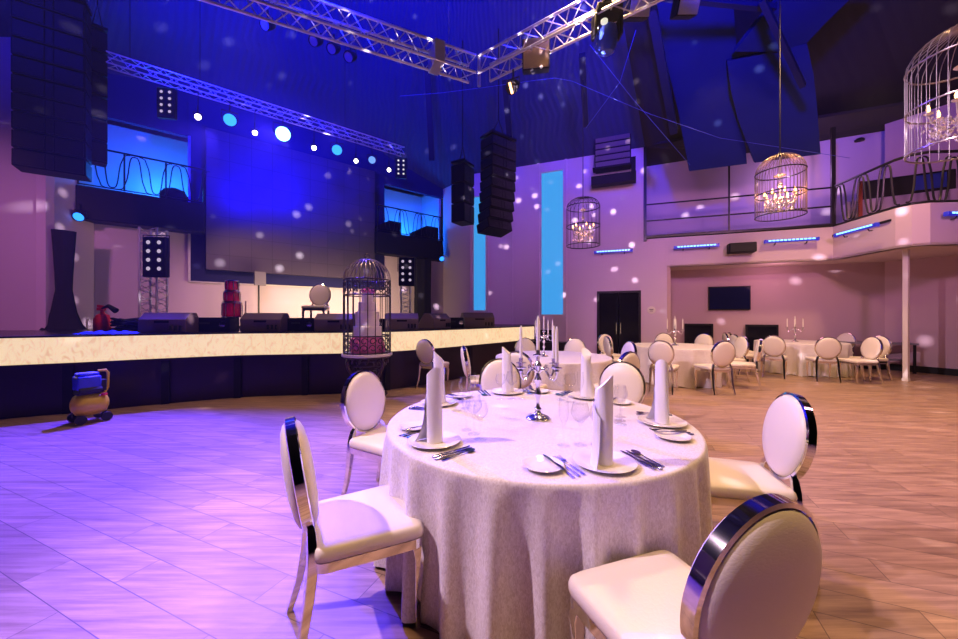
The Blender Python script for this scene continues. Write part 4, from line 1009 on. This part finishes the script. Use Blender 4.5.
# ------------------------------------------------------------------ acoustic panels, beams, cables overhead
def ribbon(pts, w_, th, name, m, label, cat, wdir=(1, -.4, 0)):
    wd = V(wdir).normalized(); q_ = MB(); vs = []; pts = [V(p) for p in pts]; n = len(pts)
    for i, p in enumerate(pts):
        t = (pts[min(i+1, n-1)]-pts[max(i-1, 0)]).normalized(); nm_ = t.cross(wd).normalized(); ww = w_[i] if isinstance(w_, (list, tuple)) else w_
        for sx, sy in ((-1, -1), (1, -1), (1, 1), (-1, 1)): vs.append(p+wd*sx*ww/2+nm_*sy*th/2)
    fs = [(4*i+k, 4*i+(k+1) % 4, 4*i+4+(k+1) % 4, 4*i+4+k) for i in range(n-1) for k in range(4)]+[(3, 2, 1, 0), tuple(4*(n-1)+k for k in range(4))]
    return tag(q_.add(vs, fs).build(name, m, ang=30), label, cat)
A0, A1, A2, A3 = at(717, 167, 9.3), at(708, 100, 8.6), at(698, 40, 7.6), at(690, -30, 6.6)
ribbon([A0, A0.lerp(A1, .5), A1, A2, A3], [1.25, 1.28, 1.3, 1.3, 1.25], .12, 'acoustic_panel', 'panelblue', 'long dark blue acoustic panel hanging under the roof beside the steel beam', 'acoustic panel')
A0, A1, A2 = at(786, 158, 8.6), at(775, 110, 8.2), at(765, 52, 7.5)
ribbon([A0, A0.lerp(A1, .5)+V((0, 0, -.03)), A1, A1.lerp(A2, .5), A2], [1.25, 1.35, 1.45, 1.45, 1.35], .12, 'acoustic_panel', 'panelblue', 'dark acoustic panel hanging above the gold-lit cage chandelier', 'acoustic panel')
ribbon([at(766, 50, 7.4), at(790, 22, 6.9), at(825, -15, 6.4)], [1.3, 1.3, 1.3], .10, 'acoustic_panel', 'panelblue', 'bright blue lit panel slanting up beside the diagonal strut', 'acoustic panel', (1, .0, 0))
def beam(a, b, s_, label, name='roof_beam', lb=True):
    d = V(b)-V(a); q_ = MB().tube([a, b], s_, 4, sq=(1.2, 1.2)); return tag(q_.build(name, 'beam', smooth=False), label, 'beam')
beam(at(652, 8, 6.6), at(674, 132, 8.8), .09, 'dark steel roof beam beside the long blue panel')
beam(at(762, 0, 6.2), at(803, 86, 7.2), .055, 'thin diagonal steel strut over the gold-lit chandelier')
beam(at(582, 55, 7.0), at(586, 125, 8.6), .07, 'dark steel roof beam above the small cage chandelier')
beam(at(505, 80, 8.6), at(512, 165, 9.8), .08, 'dark steel roof beam behind the curved speaker array')
beam(at(427, 60, 9.0), at(432, 160, 10.4), .09, 'dark steel roof beam behind the end of the stage truss')
beam(at(640, -6, 6.2), at(775, 8, 6.4), .06, 'dark horizontal roof beam crossing above the panels')
def wire(pts, label): return tag(MB().tube(pts, .005, 5).build('overhead_cable', 'bluecable'), label, 'cable')
wire([at(400, 96, 7.5), at(440, 93, 7.4), at(480, 88, 7.3), at(530, 81, 7.1), at(555, 78, 7.0), at(572, 81, 7.05), at(600, 93, 7.15), at(650, 114, 7.4), at(720, 138, 7.8), at(850, 158, 8.4)], 'thin cable sagging across the hall past the curved speaker array')
wire([at(590, 45, 6.4), at(632, 98, 7.0), at(690, 165, 8.6)], 'thin cable running down from the truss to the long acoustic panel')
wire([at(636, 30, 6.4), at(620, 82, 7.0), at(586, 128, 8.6)], 'thin cable looping behind the blue moving head')

# lamps on the big truss
def box_lamp(c, d, m_face, label, s_=.2):
    o = thing('truss_spotlight', label, 'stage light', c); aim(o, d)
    MB().box((0, 0, .12), (s_*1.1, s_*1.1, .22)).build('housing', 'black', o, .015)
    MB().box((0, 0, .0), (s_, s_, .02)).build('face', m_face, o)
    return o
T_ = lambda px, py, Y: at(px, py, Y)
box_lamp(T_(536, 53, 5.2), V((-.15, -1, -.3)), 'bronze', 'square spotlight with barn-door face below the truss', .36)
o = par(T_(511, 88, 5.4), V((-.5, -.9, -.9)), 'black', 'narrow spotlight with a glowing orange slot under the truss corner', .09, 'slot_spotlight'); MB().box((0, 0, -.006), (.03, .15, .02)).build('glowing_slot', 'warmbar', o)
mh = thing('moving_head_lamp', 'large moving head lamp with blue glass under the truss', 'stage light', T_(607, 33, 4.62)); mh.scale = (.85,)*3; MB().tube([(0, 0, .33), (0, 0, .62)], .02, 8).box((0, 0, .5), (.12, .1, .1)).build('clamp', 'black', mh)
MB().box((0, 0, .28), (.38, .3, .14)).box((-.19, 0, .1), (.05, .2, .34)).box((.19, 0, .1), (.05, .2, .34)).build('yoke', 'black', mh, .02)
MB(Matrix.Rotation(R(12), 4, 'X')).lathe([(.05, -.30), (.12, -.26), (.155, -.16), (.155, -.02), (.13, .08), (.05, .12)], n=24).build('head', 'bluep', mh)
MB().lathe([(.05, 0), (.05, .03)], (-.10, -.17, .02), 14).build('indicator', 'lens', mh)
for px, py, Y, lb in ((690, 2, 4.9, 'box-shaped lamp on the truss cut by the top of the picture'), (641, 4, 4.8, 'pale box on the truss arm above the blue moving head')):
    box_lamp(T_(px, py, Y), V((0, -1, -.5)), 'alu', lb, .26)
for px, py in ((264, 25), (313, 41), (331, 49), (348, 57)):
    c = T_(px, py, 6.1); par(c, V((-.2, -1, -.8)), 'monitor', {264: 'unlit round lamp below the truss, nearest the top picture edge', 313: 'unlit round lamp below the truss, second in the row', 331: 'unlit round lamp below the truss, third in the row', 348: 'unlit round lamp below the truss, nearest the joint plate'}[px], .085, 'unlit_spotlight', 'unlit lamps below the truss')

# ------------------------------------------------------------------ lights
def light(kind, name, loc, col, e, tgt=None, size=.2, spot=60, blend=.4, sx=None):
    l = bpy.data.lights.new(name, kind); l.energy = e; l.color = col
    if kind == 'SPOT': l.spot_size = R(spot); l.spot_blend = blend; l.shadow_soft_size = size
    elif kind == 'AREA':
        l.size = size
        if sx: l.shape = 'RECTANGLE'; l.size_y = sx
    else: l.shadow_soft_size = size
    o = bpy.data.objects.new(name, l); COL.objects.link(o); o.location = loc
    if tgt is not None: o.rotation_euler = (V(tgt)-V(loc)).to_track_quat('-Z', 'Y').to_euler()
    return o
PINK, MAG, BLUE, WARM = (1, .66, .74), (1, .36, .62), (.09, .07, 1), (1, .72, .40)
light('SPOT', 'key_spot', (-4.8, 1.2, 5.8), (1., .70, .92), 2000, (2.3, 3.1, 0), .06, 66, .6)
for x, y, e in ((1.4, .6, 620), (1.2, 4.6, 620), (-3.6, 5.6, 360), (5.2, 3.4, 560), (4.6, 7.0, 640), (7.8, 7.2, 640)): light('SPOT', 'warm_downlight', (x, y, 6.1), (1, .60, .26), e, (x, y, 0), .25, 105, .7)
light('SPOT', 'far_warm_spot', (3.5, 2.5, 6.0), (1, .60, .30), 600, (6.0, 8.6, 0), .2, 70, .6)
light('SPOT', 'floor_pink', (5.5, 1.0, 6.0), (1, .48, .62), 700, (5.5, 4.0, 0), .3, 84, .8)
for i, (px, tg, e) in enumerate(((230, (-4.8, 2.0, 0), 8200), (283, (-3.0, 1.0, 0), 7000), (337, (1.2, 3.0, 0), 1800))):
    c = stpos(px, 134); light('SPOT', 'blue_wash', c+V((0, -.4, -.15)), (.06, .03, 1), e*.95, tg, .08, 58, .4)
for px, e in ((240, 900), (300, 900)):
    c = stpos(px, 120); light('SPOT', 'added_screen_blue', c+V((.1, .5, -.5)), (.002, .0, 1), e*.75, tuple(Wt(Wpx(px), 0, 5.6)), .1, 110, .9)  # added spots that give the screen top its blue haze glow
for loc, tg, e in (((-1.5, 3.5, 5.7), (-3, 7.5, 9), 3600), ((-4.5, 5.0, 5.6), (-4.5, 9, 8.5), 1700), ((-6.5, 3, 5.4), (-6.5, 7, 8.5), 700), ((1.5, 4.0, 5.7), (1.0, 9, 8.5), 1500), ((3.0, 3.4, 6.0), (4.4, 6.4, 8.2), 3000)):
    light('SPOT', 'added_roof_blue', loc, (.004, .008, 1), e, tg, .2, 110, .9)  # added spots that bring the blue haze glow onto roof and panels
light('SPOT', 'wall_wash', (2.0, 4.5, 4.6), (.80, .33, .95), 720, (3.0, 12, 3.6), .3, 74, .8)
light('SPOT', 'wall_wash', (6.0, 2.5, 4.6), (.95, .38, .76), 640, (9.0, 10, 4.2), .3, 70, .8)
light('SPOT', 'wall_wash', (-6.5, 1.0, 4.4), (1., .34, .80), 650, (-9.8, 7, 1.6), .3, 62, .8)
light('SPOT', 'stage_wash', (-4.0, 5.8, 4.9), (1., .48, .62), 520, (-5.5, 10, 1.2), .1, 62, .7)
light('AREA', 'stage_warm', tuple(Wt(3.0, 1.6, 1.6)), (1, .70, .36), 110, tuple(Wt(3.0, 0, 1.9)), 3.5, sx=.3)
for t, e in ((-.9, 160), (6.3, 160)): light('POINT', 'balcony_blue', tuple(Wt(t, -.8, 4.7)), (.01, .20, 1), e, None, .3)
light('POINT', 'added_truss_fill', (0, 4.0, 4.3), (1, .55, .75), 14, None, .1)  # added lamp in mid-air that tints the truss pink
light('POINT', 'recess_light', (8.0, 9.7, 2.5), (1, .42, .58), 15, None, .4)
light('POINT', 'upper_balcony_light', (8.6, 9.9, 5.2), (.70, .36, 1), 45, None, .4)
for px, Y, zc in ((583, 7.4, 3.1), (780, 4.85, 3.1)): light('POINT', 'chandelier_glow', (at(px, 1, Y).x, Y, zc), (1, .45, .16), 11, None, .08)
# mirror ball: dots of light thrown around the hall
mb = light('POINT', 'mirror_ball_dots', (1.0, 4.6, 4.2), (1, .80, .9), 4800, None, .02)
l = mb.data; l.use_nodes = True; nt = l.node_tree; L = nt.links; em = nt.nodes['Emission']
tc = N(nt, 'ShaderNodeTexCoord'); vo = N(nt, 'ShaderNodeTexVoronoi'); vo.inputs['Scale'].default_value = 16; vo.inputs['Randomness'].default_value = 1
L.new(tc.outputs['Normal'], vo.inputs['Vector'])
mr = N(nt, 'ShaderNodeMapRange'); mr.inputs[1].default_value = .08; mr.inputs[2].default_value = .25; mr.inputs[3].default_value = 1; mr.inputs[4].default_value = 0
L.new(vo.outputs['Distance'], mr.inputs[0]); 
gt = N(nt, 'ShaderNodeMath', operation='GREATER_THAN'); gt.inputs[1].default_value = .35; sp_ = N(nt, 'ShaderNodeSeparateColor'); L.new(vo.outputs['Color'], sp_.inputs[0]); L.new(sp_.outputs[0], gt.inputs[0])
mu = N(nt, 'ShaderNodeMath', operation='MULTIPLY'); L.new(mr.outputs[0], mu.inputs[0]); L.new(gt.outputs[0], mu.inputs[1]); sx_ = N(nt, 'ShaderNodeSeparateXYZ'); L.new(tc.outputs['Normal'], sx_.inputs[0]); m2 = N(nt, 'ShaderNodeMapRange'); m2.inputs[1].default_value = -.75; m2.inputs[2].default_value = -.3; m2.inputs[3].default_value = .12; m2.inputs[4].default_value = 1; L.new(sx_.outputs[2], m2.inputs[0]); m3 = N(nt, 'ShaderNodeMath', operation='MULTIPLY'); L.new(mu.outputs[0], m3.inputs[0]); L.new(m2.outputs[0], m3.inputs[1]); L.new(m3.outputs[0], em.inputs['Strength'])

wd = bpy.data.worlds.new('World'); SC.world = wd; wd.use_nodes = True
vsn = wd.node_tree.nodes.new('ShaderNodeVolumeScatter'); vsn.inputs['Density'].default_value = .0009; vsn.inputs['Anisotropy'].default_value = .55; wd.node_tree.links.new(vsn.outputs[0], wd.node_tree.nodes['World Output'].inputs['Volume'])   # thin stage haze in the air
bg = wd.node_tree.nodes['Background']; bg.inputs[0].default_value = (.55, .30, .60, 1); bg.inputs[1].default_value = .11

cam = bpy.data.cameras.new('Camera'); co = bpy.data.objects.new('Camera', cam); COL.objects.link(co)
co.location = (0, 0, H); co.rotation_euler = (R(90), 0, 0); cam.sensor_width = 36; cam.lens = F/958*36; cam.shift_y = -(319.5-HY)/958; cam.clip_start = .02
SC.camera = co
vs_ = SC.view_settings; vs_.view_transform = 'Standard'; vs_.look = 'None'; vs_.exposure = 0; vs_.gamma = 1; vs_.use_curve_mapping = False
SC.cycles.use_denoising = True; SC.cycles.max_bounces = 6; SC.cycles.diffuse_bounces = 3; SC.cycles.glossy_bounces = 4; SC.cycles.transparent_max_bounces = 12; SC.cycles.caustics_reflective = False; SC.cycles.sample_clamp_indirect = 4
